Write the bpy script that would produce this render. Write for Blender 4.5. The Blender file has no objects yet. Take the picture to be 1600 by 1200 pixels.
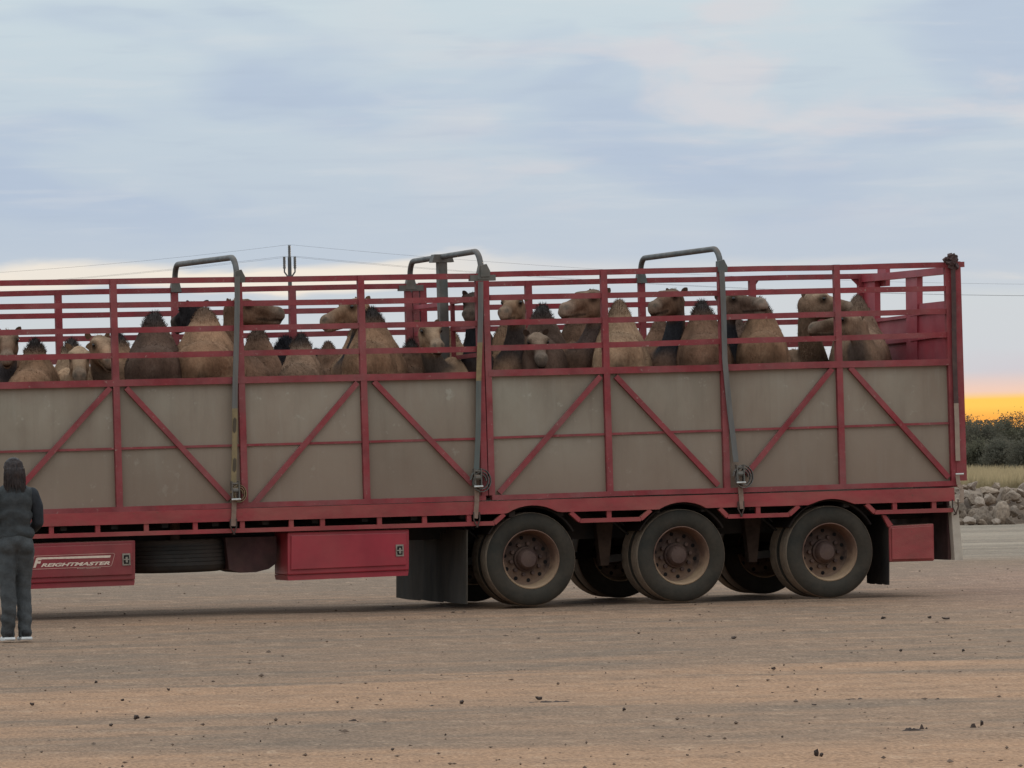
import bpy, bmesh, math, random
import numpy as np
from mathutils import Vector, Matrix, noise

rnd = random.Random(7)
np.random.seed(7)
SC = bpy.context.scene
COL = SC.collection
R = math.radians

# ------------------------------------------------------------------ camera
FPX, CAMH, PITCH, ROLL = 9000.0, 1.6, 0.0092, 0.018
cf = Vector((0, math.cos(PITCH), math.sin(PITCH)))
cz = Vector((0, -math.sin(PITCH), math.cos(PITCH)))
cr = Vector((1, 0, 0)) * math.cos(ROLL) - cz * math.sin(ROLL)
cu = cz * math.cos(ROLL) + Vector((1, 0, 0)) * math.sin(ROLL)
CPOS = Vector((0, 0, CAMH))
cam_d = bpy.data.cameras.new('camera')
cam_d.sensor_width = 36.0
cam_d.lens = FPX / 1600.0 * 36.0
cam_d.clip_start = 1.0
cam_d.clip_end = 9000.0
cam = bpy.data.objects.new('camera', cam_d)
COL.objects.link(cam)
M3 = Matrix((cr, cu, -cf)).transposed().to_4x4()
cam.matrix_world = Matrix.Translation(CPOS) @ M3
SC.camera = cam

def ray(px, py):
    return (cf + cr * ((px - 800) / FPX) - cu * ((py - 600) / FPX)).normalized()

def on_ground(px, py, z=0.0):
    r = ray(px, py)
    return CPOS + r * ((z - CAMH) / r.z)

def at_depth(px, py, Y):
    r = ray(px, py)
    return CPOS + r * (Y / r.y)

# ------------------------------------------------------------------ world / sky
SUN_AZ, SUN_EL = R(9.0), R(5.0)
W = bpy.data.worlds.new('World')
SC.world = W
W.use_nodes = True
nt = W.node_tree
for n in list(nt.nodes):
    nt.nodes.remove(n)

def N(tree, typ, **kw):
    n = tree.nodes.new(typ)
    for k, v in kw.items():
        if k == 'inp':
            for i, x in v.items():
                n.inputs[i].default_value = x
        else:
            setattr(n, k, v)
    return n

def srgb(r, g, b):
    def f(c):
        c /= 255.0
        return c / 12.92 if c <= 0.04045 else ((c + 0.055) / 1.055) ** 2.4
    return (f(r), f(g), f(b), 1.0)

def build_sky():
    L = nt.links.new
    tc = N(nt, 'ShaderNodeTexCoord')
    sep = N(nt, 'ShaderNodeSeparateXYZ')
    L(tc.outputs['Generated'], sep.inputs[0])
    def M(op, a, b=None, c=None, clamp=False):
        n = N(nt, 'ShaderNodeMath', operation=op, use_clamp=clamp)
        for i, x in enumerate((a, b, c)):
            if x is None:
                continue
            if isinstance(x, (int, float)):
                n.inputs[i].default_value = x
            else:
                L(x, n.inputs[i])
        return n.outputs[0]
    def step(x, a, b):
        n = N(nt, 'ShaderNodeMapRange', interpolation_type='SMOOTHSTEP')
        n.clamp = True
        L(x, n.inputs[0])
        n.inputs[1].default_value = a
        n.inputs[2].default_value = b
        return n.outputs[0]
    def mix(f, a, b):
        n = N(nt, 'ShaderNodeMix', data_type='RGBA')
        n.clamp_factor = True
        if isinstance(f, (int, float)):
            n.inputs[0].default_value = f
        else:
            L(f, n.inputs[0])
        for i, x in ((6, a), (7, b)):
            if isinstance(x, tuple):
                n.inputs[i].default_value = x
            else:
                L(x, n.inputs[i])
        return n.outputs[2]
    X, Y, Z = sep.outputs
    e = M('MAXIMUM', Z, 0.0)
    az = M('ARCTAN2', X, Y)
    # cloud space: layers spread along the horizon, compressed with height
    ez = M('DIVIDE', e, M('ADD', e, 0.16))
    def cl(kxy, kz, scale, detail, off=0.0, rough=0.55, dist=0.0):
        v = N(nt, 'ShaderNodeCombineXYZ')
        L(M('MULTIPLY', X, kxy), v.inputs[0])
        L(M('MULTIPLY', Y, kxy), v.inputs[1])
        L(M('MULTIPLY_ADD', ez, kz, off), v.inputs[2])
        t = N(nt, 'ShaderNodeTexNoise', inp={2: scale, 3: detail, 4: rough})
        t.inputs['Distortion'].default_value = dist
        L(v.outputs[0], t.inputs['Vector'])
        return t.outputs[0]
    big = cl(14, 13, 1.0, 4, 3.1, 0.5, 0.4)
    mid = cl(22, 23, 1.0, 5, 7.7, 0.52, 0.45)
    fine = cl(34, 95, 1.0, 5, 1.3, 0.55, 0.3)
    # vertical colour of the cloud deck
    ramp = N(nt, 'ShaderNodeValToRGB')
    el = ramp.color_ramp.elements
    stops = [(0.0, (222, 196, 180)), (0.055, (226, 206, 198)), (0.10, (205, 202, 212)), (0.165, (203, 209, 218)),
             (0.26, (203, 211, 219)), (0.33, (190, 202, 218)), (0.46, (188, 202, 219)), (0.66, (192, 207, 222)), (0.9, (200, 215, 226)), (1.0, (202, 217, 228))]
    el[0].position, el[0].color = stops[0][0], srgb(*stops[0][1])
    el[1].position, el[1].color = stops[-1][0], srgb(*stops[-1][1])
    for p, c in stops[1:-1]:
        x = el.new(p)
        x.color = srgb(*c)
    er = M('ADD', e, M('MULTIPLY', M('SUBTRACT', mid, 0.5), 0.012))
    L(M('MULTIPLY', er, 1 / 0.085, clamp=True), ramp.inputs[0])
    col = ramp.outputs[0]
    # blue openings and lavender-white cloud, away from the horizon
    upw = step(e, 0.026, 0.045)
    blue = M('MULTIPLY', step(big, 0.50, 0.66), upw)
    col = mix(M('MULTIPLY', blue, 0.7), col, srgb(174, 191, 217))
    lav = M('MULTIPLY', step(mid, 0.46, 0.62), step(e, 0.03, 0.05))
    lav = M('MULTIPLY', lav, step(az, -0.045, 0.03))
    col = mix(M('MULTIPLY', lav, 0.7), col, srgb(213, 212, 220))
    pale = M('MULTIPLY', step(fine, 0.50, 0.75), upw)
    col = mix(M('MULTIPLY', pale, 0.28), col, srgb(216, 220, 226))
    dk = M('MULTIPLY', step(fine, 0.48, 0.28), upw)
    col = mix(M('MULTIPLY', dk, 0.20), col, srgb(168, 184, 208))
    # warm white bank of light under the cloud edge
    bank = M('MULTIPLY', step(er, 0.0250, 0.0272), step(er, 0.0322, 0.0295))
    bank = M('MULTIPLY', bank, M('ADD', step(az, 0.025, -0.03), M('MULTIPLY', step(mid, 0.45, 0.62), 0.35)))
    col = mix(M('MULTIPLY', bank, 0.9), col, srgb(240, 232, 222))
    # after-glow: a low bank of orange round the place where the sun went down
    d_az = M('ABSOLUTE', M('SUBTRACT', az, SUN_AZ))
    glow_a = step(d_az, 0.75, 0.05)
    eg = M('ADD', e, M('MULTIPLY', M('SUBTRACT', fine, 0.5), 0.0012))
    glow = M('MULTIPLY', step(eg, 0.0066, 0.0050), glow_a)
    pink = M('MULTIPLY', step(eg, 0.0105, 0.0062), glow_a)
    col = mix(M('MULTIPLY', pink, 0.85), col, srgb(243, 205, 186))
    orange = mix(step(e, 0.0042, 0.0015), srgb(255, 205, 98), srgb(255, 176, 82))
    col = mix(glow, col, orange)
    # an overcast dome is brighter overhead than at the horizon
    up = M('ADD', 1.0, M('MULTIPLY', step(e, 0.08, 0.75), SKY_UP))
    vm = N(nt, 'ShaderNodeVectorMath', operation='SCALE')
    gr = N(nt, 'ShaderNodeVectorMath', operation='MULTIPLY')
    gr.inputs[1].default_value = (1.01, 1.0, 0.965)
    L(col, gr.inputs[0])
    L(gr.outputs[0], vm.inputs[0])
    L(up, vm.inputs['Scale'])
    bg = N(nt, 'ShaderNodeBackground')
    L(vm.outputs[0], bg.inputs[0])
    bg.inputs[1].default_value = SKY_STRENGTH
    sky = N(nt, 'ShaderNodeTexSky', sky_type='NISHITA')
    sky.sun_disc = False
    sky.sun_elevation = SUN_EL
    sky.sun_rotation = SUN_AZ
    bg2 = N(nt, 'ShaderNodeBackground')
    L(sky.outputs[0], bg2.inputs[0])
    bg2.inputs[1].default_value = 0.0004
    add = N(nt, 'ShaderNodeAddShader')
    L(bg.outputs[0], add.inputs[0])
    L(bg2.outputs[0], add.inputs[1])
    out = N(nt, 'ShaderNodeOutputWorld')
    L(add.outputs[0], out.inputs[0])

SKY_UP, SKY_STRENGTH = 0.9, 1.0
build_sky()
sun_d = bpy.data.lights.new('sun', 'SUN')
sun_d.energy = 0.5
sun_d.angle = R(12)
sun_d.color = (1.0, 0.72, 0.48)
sun = bpy.data.objects.new('sun', sun_d)
COL.objects.link(sun)
sdir = Vector((math.sin(SUN_AZ) * math.cos(SUN_EL), math.cos(SUN_AZ) * math.cos(SUN_EL), math.sin(SUN_EL)))
sun.rotation_euler = sdir.to_track_quat('Z', 'Y').to_euler()

SC.view_settings.view_transform = 'Standard'
SC.view_settings.look = 'None'
SC.view_settings.exposure = 0.0
SC.view_settings.gamma = 1.0
SC.view_settings.use_curve_mapping = False
SC.render.engine = 'CYCLES'
SC.cycles.use_denoising = True
SC.cycles.max_bounces = 6

# ------------------------------------------------------------------ materials
MATS = {}

def pmat(name, col, col2=None, rough=0.7, scale=6.0, stretch=(1, 1, 1), dust=None, dust_amt=0.0, dust_up=0.0,
         bump=0.0, bump_scale=60.0, metallic=0.0, spec=0.3, detail=6.0, obj_var=0.0, low_dust=None, lo=0.35, hi=0.65, chip=None, drip=None):
    m = bpy.data.materials.new(name)
    m.use_nodes = True
    t = m.node_tree
    L = t.links.new
    b = t.nodes['Principled BSDF']
    b.inputs['Roughness'].default_value = rough
    b.inputs['Metallic'].default_value = metallic
    b.inputs['Specular IOR Level'].default_value = spec
    tc = N(t, 'ShaderNodeTexCoord')
    mp = N(t, 'ShaderNodeMapping')
    mp.inputs['Scale'].default_value = stretch
    L(tc.outputs['Object'], mp.inputs[0])
    oi = N(t, 'ShaderNodeObjectInfo')
    no = N(t, 'ShaderNodeTexNoise', inp={2: scale, 3: detail, 4: 0.6})
    L(mp.outputs[0], no.inputs['Vector'])
    if obj_var:
        no.noise_dimensions = '4D'
        mm = N(t, 'ShaderNodeMath', operation='MULTIPLY', inp={1: 50.0})
        L(oi.outputs['Random'], mm.inputs[0])
        L(mm.outputs[0], no.inputs['W'])
    def rng(x, a, bb, c=0.0, d=1.0):
        q = N(t, 'ShaderNodeMapRange', inp={1: a, 2: bb, 3: c, 4: d})
        L(x, q.inputs[0])
        return q.outputs[0]
    def mix(f, a, bb):
        q = N(t, 'ShaderNodeMix', data_type='RGBA')
        if isinstance(f, (int, float)):
            q.inputs[0].default_value = f
        else:
            L(f, q.inputs[0])
        for i, x in ((6, a), (7, bb)):
            if isinstance(x, tuple):
                q.inputs[i].default_value = (*x[:3], 1.0)
            else:
                L(x, q.inputs[i])
        return q.outputs[2]
    c = mix(rng(no.outputs[0], lo, hi), col, col2 or tuple(x * 0.7 for x in col))
    if dust:
        n2 = N(t, 'ShaderNodeTexNoise', inp={2: scale * 0.37, 3: 8.0, 4: 0.7})
        L(mp.outputs[0], n2.inputs['Vector'])
        f = rng(n2.outputs[0], 0.38, 0.72, 0.0, dust_amt)
        if dust_up:
            ge = N(t, 'ShaderNodeNewGeometry')
            sp = N(t, 'ShaderNodeSeparateXYZ')
            L(ge.outputs['Normal'], sp.inputs[0])
            a = N(t, 'ShaderNodeMath', operation='ADD', use_clamp=True)
            L(f, a.inputs[0])
            L(rng(sp.outputs[2], 0.35, 0.9, 0.0, dust_up), a.inputs[1])
            f = a.outputs[0]
        c = mix(f, c, dust)
    if drip:                          # old run-off marks down the sheet
        mq = N(t, 'ShaderNodeMapping')
        mq.inputs['Scale'].default_value = (9.0, 1, 0.9)
        L(tc.outputs['Object'], mq.inputs[0])
        n5 = N(t, 'ShaderNodeTexNoise', inp={2: 1.0, 3: 5.0, 4: 0.6})
        L(mq.outputs[0], n5.inputs['Vector'])
        c = mix(rng(n5.outputs[0], 0.54, 0.72, 0.0, 0.32), c, drip)
        c = mix(rng(n5.outputs[0], 0.44, 0.30, 0.0, 0.22), c, (0.36, 0.33, 0.27))
    if chip:                          # knocks and worn spots in the paint
        n4 = N(t, 'ShaderNodeTexNoise', inp={2: 26.0 if scale > 2 else 7.0, 3: 7.0, 4: 0.7})
        L(tc.outputs['Object'], n4.inputs['Vector'])
        c = mix(rng(n4.outputs[0], 0.62, 0.68, 0.0, 0.75), c, chip)
    if low_dust:                      # (z0, z1, colour, amount): splash dirt thrown up from the road
        sp = N(t, 'ShaderNodeSeparateXYZ')
        L(tc.outputs['Object'], sp.inputs[0])
        a = N(t, 'ShaderNodeMath', operation='MULTIPLY_ADD', inp={1: 0.5, 2: -0.25})
        L(no.outputs[0], a.inputs[0])
        a2 = N(t, 'ShaderNodeMath', operation='ADD')
        L(a.outputs[0], a2.inputs[0])
        L(sp.outputs[2], a2.inputs[1])
        c = mix(rng(a2.outputs[0], low_dust[1], low_dust[0], 0.0, low_dust[3]), c, low_dust[2])
    if obj_var:
        hs = N(t, 'ShaderNodeHueSaturation')
        L(c, hs.inputs['Color'])
        L(rng(oi.outputs['Random'], 0, 1, 1 - obj_var, 1 + obj_var), hs.inputs['Value'])
        c = hs.outputs[0]
    L(c, b.inputs['Base Color'])
    L(rng(no.outputs[0], 0.3, 0.7, rough * 0.85, min(1.0, rough * 1.12)), b.inputs['Roughness'])
    if bump:
        n3 = N(t, 'ShaderNodeTexNoise', inp={2: bump_scale, 3: 4.0, 4: 0.6})
        L(mp.outputs[0], n3.inputs['Vector'])
        bp = N(t, 'ShaderNodeBump', inp={0: 0.6, 1: bump})
        L(n3.outputs[0], bp.inputs['Height'])
        L(bp.outputs[0], b.inputs['Normal'])
    MATS[name] = m
    return m

DUST = (0.30, 0.19, 0.125)
pmat('rail_paint', (0.275, 0.034, 0.039), (0.190, 0.026, 0.029), 0.62, 5, dust=(0.29, 0.165, 0.145), dust_amt=0.40, dust_up=0.5, chip=(0.36, 0.24, 0.19), bump=0.004, bump_scale=40)
pmat('chassis_paint', (0.335, 0.042, 0.046), (0.240, 0.032, 0.034), 0.55, 3, stretch=(1, 1, 2), dust=DUST, dust_amt=0.34, dust_up=0.5, chip=(0.16, 0.07, 0.045), bump=0.003)
pmat('box_paint', (0.36, 0.022, 0.036), (0.28, 0.018, 0.028), 0.42, 3, dust=DUST, dust_amt=0.12, dust_up=0.5, spec=0.45)
pmat('old_box_paint', (0.27, 0.026, 0.036), (0.20, 0.020, 0.028), 0.5, 3, dust=DUST, dust_amt=0.25, dust_up=0.5)
pmat('gate_paint', (0.37, 0.048, 0.060), (0.27, 0.036, 0.046), 0.5, 2.5, dust=(0.42, 0.24, 0.24), dust_amt=0.4, dust_up=0.4)
pmat('dark_red', (0.060, 0.018, 0.018), (0.035, 0.014, 0.014), 0.7, 5, dust=DUST, dust_amt=0.15)
pmat('sheet_metal', (0.325, 0.282, 0.212), (0.228, 0.190, 0.140), 0.62, 1.25, stretch=(1.0, 1, 0.6), dust=(0.25, 0.165, 0.115), dust_amt=0.65,
     bump=0.004, bump_scale=9, low_dust=(-0.05, 1.0, (0.225, 0.150, 0.105), 0.85), spec=0.35, lo=0.40, hi=0.60, chip=(0.36, 0.32, 0.25), obj_var=0.07, drip=(0.17, 0.125, 0.090))
pmat('galvanised', (0.125, 0.125, 0.12), (0.085, 0.085, 0.082), 0.6, 9, dust=DUST, dust_amt=0.2, dust_up=0.2, metallic=0.3)
pmat('dirty_steel', (0.12, 0.125, 0.115), (0.08, 0.08, 0.07), 0.6, 9, dust=DUST, dust_amt=0.35, dust_up=0.3, metallic=0.2)
pmat('bright_steel', (0.62, 0.60, 0.55), (0.42, 0.40, 0.36), 0.45, 20, metallic=0.5)
pmat('latch_steel', (0.34, 0.29, 0.23), (0.20, 0.17, 0.135), 0.55, 30, metallic=0.4)
pmat('under_frame', (0.012, 0.011, 0.010), (0.018, 0.015, 0.013), 0.8, 5, dust=DUST, dust_amt=0.12)
pmat('hanger_brown', (0.050, 0.030, 0.023), (0.025, 0.017, 0.014), 0.85, 7, dust=DUST, dust_amt=0.2, spec=0.1)
pmat('tank_paint', (0.026, 0.025, 0.023), (0.017, 0.017, 0.016), 0.75, 5, dust=DUST, dust_amt=0.12, dust_up=0.25)
pmat('hose_rubber', (0.05, 0.042, 0.035), (0.03, 0.026, 0.022), 0.7, 9)
pmat('guard_black', (0.012, 0.010, 0.009), (0.018, 0.014, 0.012), 0.9, 6, dust=DUST, dust_amt=0.06, spec=0.05)
pmat('flap_rubber', (0.040, 0.036, 0.030), (0.026, 0.024, 0.021), 0.8, 2.2, stretch=(1, 1.2, 0.4), dust=(0.17, 0.12, 0.08), dust_amt=0.55, spec=0.12)
pmat('tyre_rubber', (0.036, 0.033, 0.027), (0.026, 0.024, 0.020), 0.9, 4, dust=(0.15, 0.105, 0.07), dust_amt=0.38, spec=0.12, bump=0.004, bump_scale=30)
pmat('tyre_tread', (0.24, 0.175, 0.120), (0.14, 0.105, 0.075), 0.9, 7, dust=DUST, dust_amt=0.4, bump=0.01, bump_scale=22)
pmat('rim_steel', (0.165, 0.082, 0.055), (0.10, 0.052, 0.038), 0.75, 7, dust=(0.27, 0.17, 0.11), dust_amt=0.6, low_dust=(-0.26, 0.05, (0.42, 0.275, 0.165), 0.9))
pmat('hub_steel', (0.070, 0.038, 0.031), (0.042, 0.026, 0.023), 0.7, 12, dust=(0.22, 0.13, 0.09), dust_amt=0.5)
pmat('disc_steel', (0.080, 0.046, 0.035), (0.045, 0.029, 0.024), 0.75, 9, dust=(0.26, 0.16, 0.105), dust_amt=0.5, low_dust=(-0.26, 0.0, (0.27, 0.165, 0.105), 0.7))
pmat('hole_shade', (0.012, 0.010, 0.009), (0.01, 0.008, 0.008), 0.9)  # painted darkness for the inside of holes and recesses
pmat('strap_grey', (0.15, 0.15, 0.14), (0.105, 0.105, 0.10), 0.9, 14, stretch=(1, 1, 0.2), dust=DUST, dust_amt=0.3)
pmat('strap_green', (0.11, 0.13, 0.12), (0.085, 0.10, 0.095), 0.9, 14, stretch=(1, 1, 0.2), dust=DUST, dust_amt=0.3)
pmat('strap_yellow', (0.275, 0.195, 0.095), (0.19, 0.14, 0.075), 0.9, 16, dust=(0.2, 0.15, 0.1), dust_amt=0.4)
pmat('strap_tail', (0.26, 0.17, 0.13), (0.19, 0.12, 0.09), 0.9, 16, dust=DUST, dust_amt=0.3)
pmat('strap_beige', (0.36, 0.265, 0.20), (0.27, 0.20, 0.15), 0.9, 10, dust=DUST, dust_amt=0.3)
pmat('strap_dark', (0.075, 0.040, 0.038), (0.05, 0.03, 0.03), 0.9, 10, dust=DUST, dust_amt=0.2)
pmat('stamp_black', (0.10, 0.075, 0.05), None, 0.9)
pmat('hook_steel', (0.06, 0.045, 0.04), (0.10, 0.06, 0.045), 0.6, 20, metallic=0.4)
pmat('logo_cream', (0.72, 0.55, 0.43), (0.62, 0.46, 0.36), 0.6, 30)
pmat('logo_line', (0.55, 0.27, 0.22), None, 0.6)
pmat('floor_boards', (0.16, 0.12, 0.09), (0.10, 0.075, 0.06), 0.9, 6, dust=DUST, dust_amt=0.4)
pmat('pale_bracket', (0.50, 0.42, 0.33), (0.40, 0.33, 0.26), 0.7, 8)
pmat('eye_dark', (0.010, 0.008, 0.007), None, 0.15, spec=0.6)
pmat('pole_wood', (0.11, 0.105, 0.10), (0.08, 0.075, 0.07), 0.9, 4)
pmat('wire', (0.05, 0.05, 0.055), None, 0.6)
pmat('insulator', (0.16, 0.15, 0.14), None, 0.4)
pmat('rock', (0.36, 0.262, 0.188), (0.18, 0.130, 0.095), 0.9, 5, obj_var=0.42, bump=0.03, bump_scale=25)
pmat('pale_rock', (0.46, 0.35, 0.27), (0.30, 0.225, 0.17), 0.9, 9, obj_var=0.15, bump=0.03, bump_scale=25)
pmat('clod', (0.100, 0.062, 0.045), (0.05, 0.034, 0.028), 0.95, 25, obj_var=0.3, bump=0.02)
pmat('gravel', (0.18, 0.115, 0.078), (0.095, 0.062, 0.044), 0.95, 2.0)
pmat('bark', (0.10, 0.075, 0.055), (0.06, 0.045, 0.035), 0.95, 20)
pmat('leaf_olive', (0.180, 0.165, 0.108), (0.090, 0.086, 0.060), 0.8, 3.2, obj_var=0.3, spec=0.1)
pmat('leaf_grey', (0.225, 0.205, 0.150), (0.120, 0.112, 0.082), 0.8, 3.2, obj_var=0.3, spec=0.1)
pmat('straw', (0.52, 0.405, 0.235), (0.38, 0.30, 0.175), 0.9, 0.6, spec=0.1)
pmat('skin', (0.42, 0.26, 0.19), (0.38, 0.22, 0.16), 0.5, 20)
pmat('jacket', (0.045, 0.046, 0.045), (0.034, 0.035, 0.035), 0.85, 18, bump=0.01, bump_scale=40)
pmat('sleeve', (0.024, 0.025, 0.028), (0.017, 0.018, 0.021), 0.8, 18)
pmat('trousers', (0.070, 0.071, 0.070), (0.049, 0.050, 0.050), 0.9, 16, bump=0.012, bump_scale=30)
pmat('hair', (0.045, 0.026, 0.020), (0.012, 0.008, 0.008), 0.55, 30, stretch=(3, 3, 0.25), spec=0.3)
pmat('shoe_black', (0.025, 0.022, 0.022), None, 0.6)
pmat('shoe_sole', (0.75, 0.74, 0.72), (0.65, 0.63, 0.6), 0.6, 20)

def fur_mat():
    m = bpy.data.materials.new('fur')
    m.use_nodes = True
    t = m.node_tree
    L = t.links.new
    b = t.nodes['Principled BSDF']
    b.inputs['Roughness'].default_value = 0.95
    b.inputs['Specular IOR Level'].default_value = 0.08
    at = N(t, 'ShaderNodeAttribute', attribute_name='fur')
    tc = N(t, 'ShaderNodeTexCoord')
    mp = N(t, 'ShaderNodeMapping')
    mp.inputs['Scale'].default_value = (1, 1, 0.45)
    L(tc.outputs['Object'], mp.inputs[0])
    def no(s, d):
        q = N(t, 'ShaderNodeTexNoise', inp={2: s, 3: d, 4: 0.65})
        L(mp.outputs[0], q.inputs['Vector'])
        return q.outputs[0]
    a, c = no(5, 3), no(60, 5)
    s = N(t, 'ShaderNodeMath', operation='MULTIPLY_ADD', inp={1: 1.9, 2: 0.06})
    L(a, s.inputs[0])
    s2 = N(t, 'ShaderNodeMath', operation='MULTIPLY_ADD', inp={1: 0.9, 2: 0.55})
    L(c, s2.inputs[0])
    s3 = N(t, 'ShaderNodeMath', operation='MULTIPLY')
    L(s.outputs[0], s3.inputs[0])
    L(s2.outputs[0], s3.inputs[1])
    v = N(t, 'ShaderNodeVectorMath', operation='SCALE')
    L(at.outputs['Color'], v.inputs[0])
    L(s3.outputs[0], v.inputs['Scale'])
    L(v.outputs[0], b.inputs['Base Color'])
    bp = N(t, 'ShaderNodeBump', inp={0: 0.7, 1: 0.02})
    L(c, bp.inputs['Height'])
    L(bp.outputs[0], b.inputs['Normal'])
    MATS['fur'] = m
fur_mat()

for nm in ('leaf_olive', 'leaf_grey', 'straw'):      # light comes through thin leaves
    t = MATS[nm].node_tree
    b = t.nodes['Principled BSDF']
    tr = N(t, 'ShaderNodeBsdfTranslucent')
    mx = N(t, 'ShaderNodeMixShader', inp={0: 0.55})
    t.links.new(b.inputs['Base Color'].links[0].from_socket, tr.inputs[0])
    t.links.new(b.outputs[0], mx.inputs[1])
    t.links.new(tr.outputs[0], mx.inputs[2])
    t.links.new(mx.outputs[0], t.nodes['Material Output'].inputs[0])

# ------------------------------------------------------------------ object helpers
BASE = {}
def empty(name, mw, label=None, cat=None, group=None):
    o = bpy.data.objects.new(name, None)
    COL.objects.link(o)
    o.matrix_world = mw
    o.empty_display_size = 0.2
    tag(o, label, cat, group)
    return o

def tag(o, label=None, cat=None, group=None, kind=None):
    if label: o['label'] = label
    if cat: o['category'] = cat
    if group: o['group'] = group
    if kind: o['kind'] = kind
    return o

def link(name, me, mats, parent=None):
    o = bpy.data.objects.new(name, me)
    if mats is not None and not me.materials:
        for m in (mats if isinstance(mats, (list, tuple)) else [mats]):
            me.materials.append(MATS[m])
    COL.objects.link(o)
    if parent is not None:
        o.parent = parent
    return o

class MB:
    def __init__(self):
        self.v, self.f, self.mi, self.cur = [], [], [], 0
    def add(self, vs, fs):
        k = len(self.v)
        self.v += [tuple(x) for x in vs]
        self.f += [tuple(i + k for i in f) for f in fs]
        self.mi += [self.cur] * len(fs)
        return self
    def box(self, x0, x1, y0, y1, z0, z1):
        return self.add([(x0, y0, z0), (x1, y0, z0), (x1, y1, z0), (x0, y1, z0), (x0, y0, z1), (x1, y0, z1), (x1, y1, z1), (x0, y1, z1)],
                        [(0, 3, 2, 1), (4, 5, 6, 7), (0, 1, 5, 4), (1, 2, 6, 5), (2, 3, 7, 6), (3, 0, 4, 7)])
    def bar(self, p, q, w, h, side=(0, 1, 0)):
        p, q = Vector(p), Vector(q)
        d = (q - p).normalized()
        a = Vector(side)
        a = (a - d * a.dot(d)).normalized()
        b = d.cross(a)
        vs = []
        for c in (p, q):
            for s1, s2 in ((-1, -1), (1, -1), (1, 1), (-1, 1)):
                vs.append(c + a * (s1 * w / 2) + b * (s2 * h / 2))
        return self.add(vs, [(0, 1, 2, 3), (7, 6, 5, 4), (0, 4, 5, 1), (1, 5, 6, 2), (2, 6, 7, 3), (3, 7, 4, 0)])
    def tube(self, pts, r, n=10, cap=True):
        pts = [Vector(p) for p in pts]
        rs = r if isinstance(r, (list, tuple)) else [r] * len(pts)
        vs, fs = [], []
        a = None
        for i, p in enumerate(pts):
            d = (pts[min(i + 1, len(pts) - 1)] - pts[max(i - 1, 0)]).normalized()
            if a is None:
                a = d.orthogonal().normalized()
            a = (a - d * a.dot(d)).normalized()
            b = d.cross(a)
            for k in range(n):
                t = 2 * math.pi * k / n
                vs.append(p + (a * math.cos(t) + b * math.sin(t)) * rs[i])
        for i in range(len(pts) - 1):
            for k in range(n):
                k2 = (k + 1) % n
                fs.append((i * n + k, i * n + k2, (i + 1) * n + k2, (i + 1) * n + k))
        if cap:
            fs.append(tuple(range(n - 1, -1, -1)))
            fs.append(tuple((len(pts) - 1) * n + k for k in range(n)))
        return self.add(vs, fs)
    def prism(self, poly, d0, d1):       # polygon in (s, z), extruded through depth
        n = len(poly)
        vs = [(x, d0, z) for x, z in poly] + [(x, d1, z) for x, z in poly]
        fs = [tuple(range(n)), tuple(range(2 * n - 1, n - 1, -1))]
        for i in range(n):
            j = (i + 1) % n
            fs.append((j, i, n + i, n + j))
        return self.add(vs, fs)
    def rail(self, p, q, w, h, n=14, amp=0.006):
        p, q = Vector(p), Vector(q)
        ph = rnd.uniform(0, 50)
        pts = []
        for i in range(n + 1):
            c = p.lerp(q, i / n)
            k = amp if 0 < i < n else 0
            pts.append(c + Vector((0, noise.noise((c.x * 0.9, ph, 0)) * k, noise.noise((c.x * 0.9, ph, 7)) * k)))
        vs, fs = [], []
        for c in pts:
            vs += [(c.x, c.y - w / 2, c.z - h / 2), (c.x, c.y + w / 2, c.z - h / 2), (c.x, c.y + w / 2, c.z + h / 2), (c.x, c.y - w / 2, c.z + h / 2)]
        for i in range(n):
            for j in range(4):
                fs.append((i * 4 + j, i * 4 + (j + 1) % 4, i * 4 + 4 + (j + 1) % 4, i * 4 + 4 + j))
        fs += [(3, 2, 1, 0), (n * 4, n * 4 + 1, n * 4 + 2, n * 4 + 3)]
        return self.add(vs, fs)
    def lathe(self, prof, n=40, axis='y'):   # (radius, along) turned round local y
        vs, fs = [], []
        for r, y in prof:
            for k in range(n):
                t = 2 * math.pi * k / n
                vs.append((r * math.cos(t), y, r * math.sin(t)))
        for i in range(len(prof) - 1):
            for k in range(n):
                k2 = (k + 1) % n
                fs.append((i * n + k, i * n + k2, (i + 1) * n + k2, (i + 1) * n + k))
        return self.add(vs, fs)
    def mesh(self, name, mats, off=None, smooth=False):
        me = bpy.data.meshes.new(name)
        v = self.v if off is None else [(a - off[0], b - off[1], c - off[2]) for a, b, c in self.v]
        me.from_pydata(v, [], self.f)
        for m in (mats if isinstance(mats, (list, tuple)) else [mats]):
            me.materials.append(MATS[m])
        me.polygons.foreach_set('material_index', self.mi)
        bm = bmesh.new()
        bm.from_mesh(me)
        bmesh.ops.recalc_face_normals(bm, faces=bm.faces)
        bm.to_mesh(me)
        bm.free()
        if smooth:
            for p in me.polygons:
                p.use_smooth = True
            me.set_sharp_from_angle(angle=R(40))
        me.update()
        return me
    def build(self, name, mats, parent=None, smooth=False, bevel=0.0):
        o = link(name, self.mesh(name, mats, BASE.get(parent.name) if parent else None, smooth), None, parent)
        if bevel:
            b = o.modifiers.new('bevel', 'BEVEL')
            b.width = bevel
            b.segments = 2
            b.limit_method = 'ANGLE'
        return o

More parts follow.
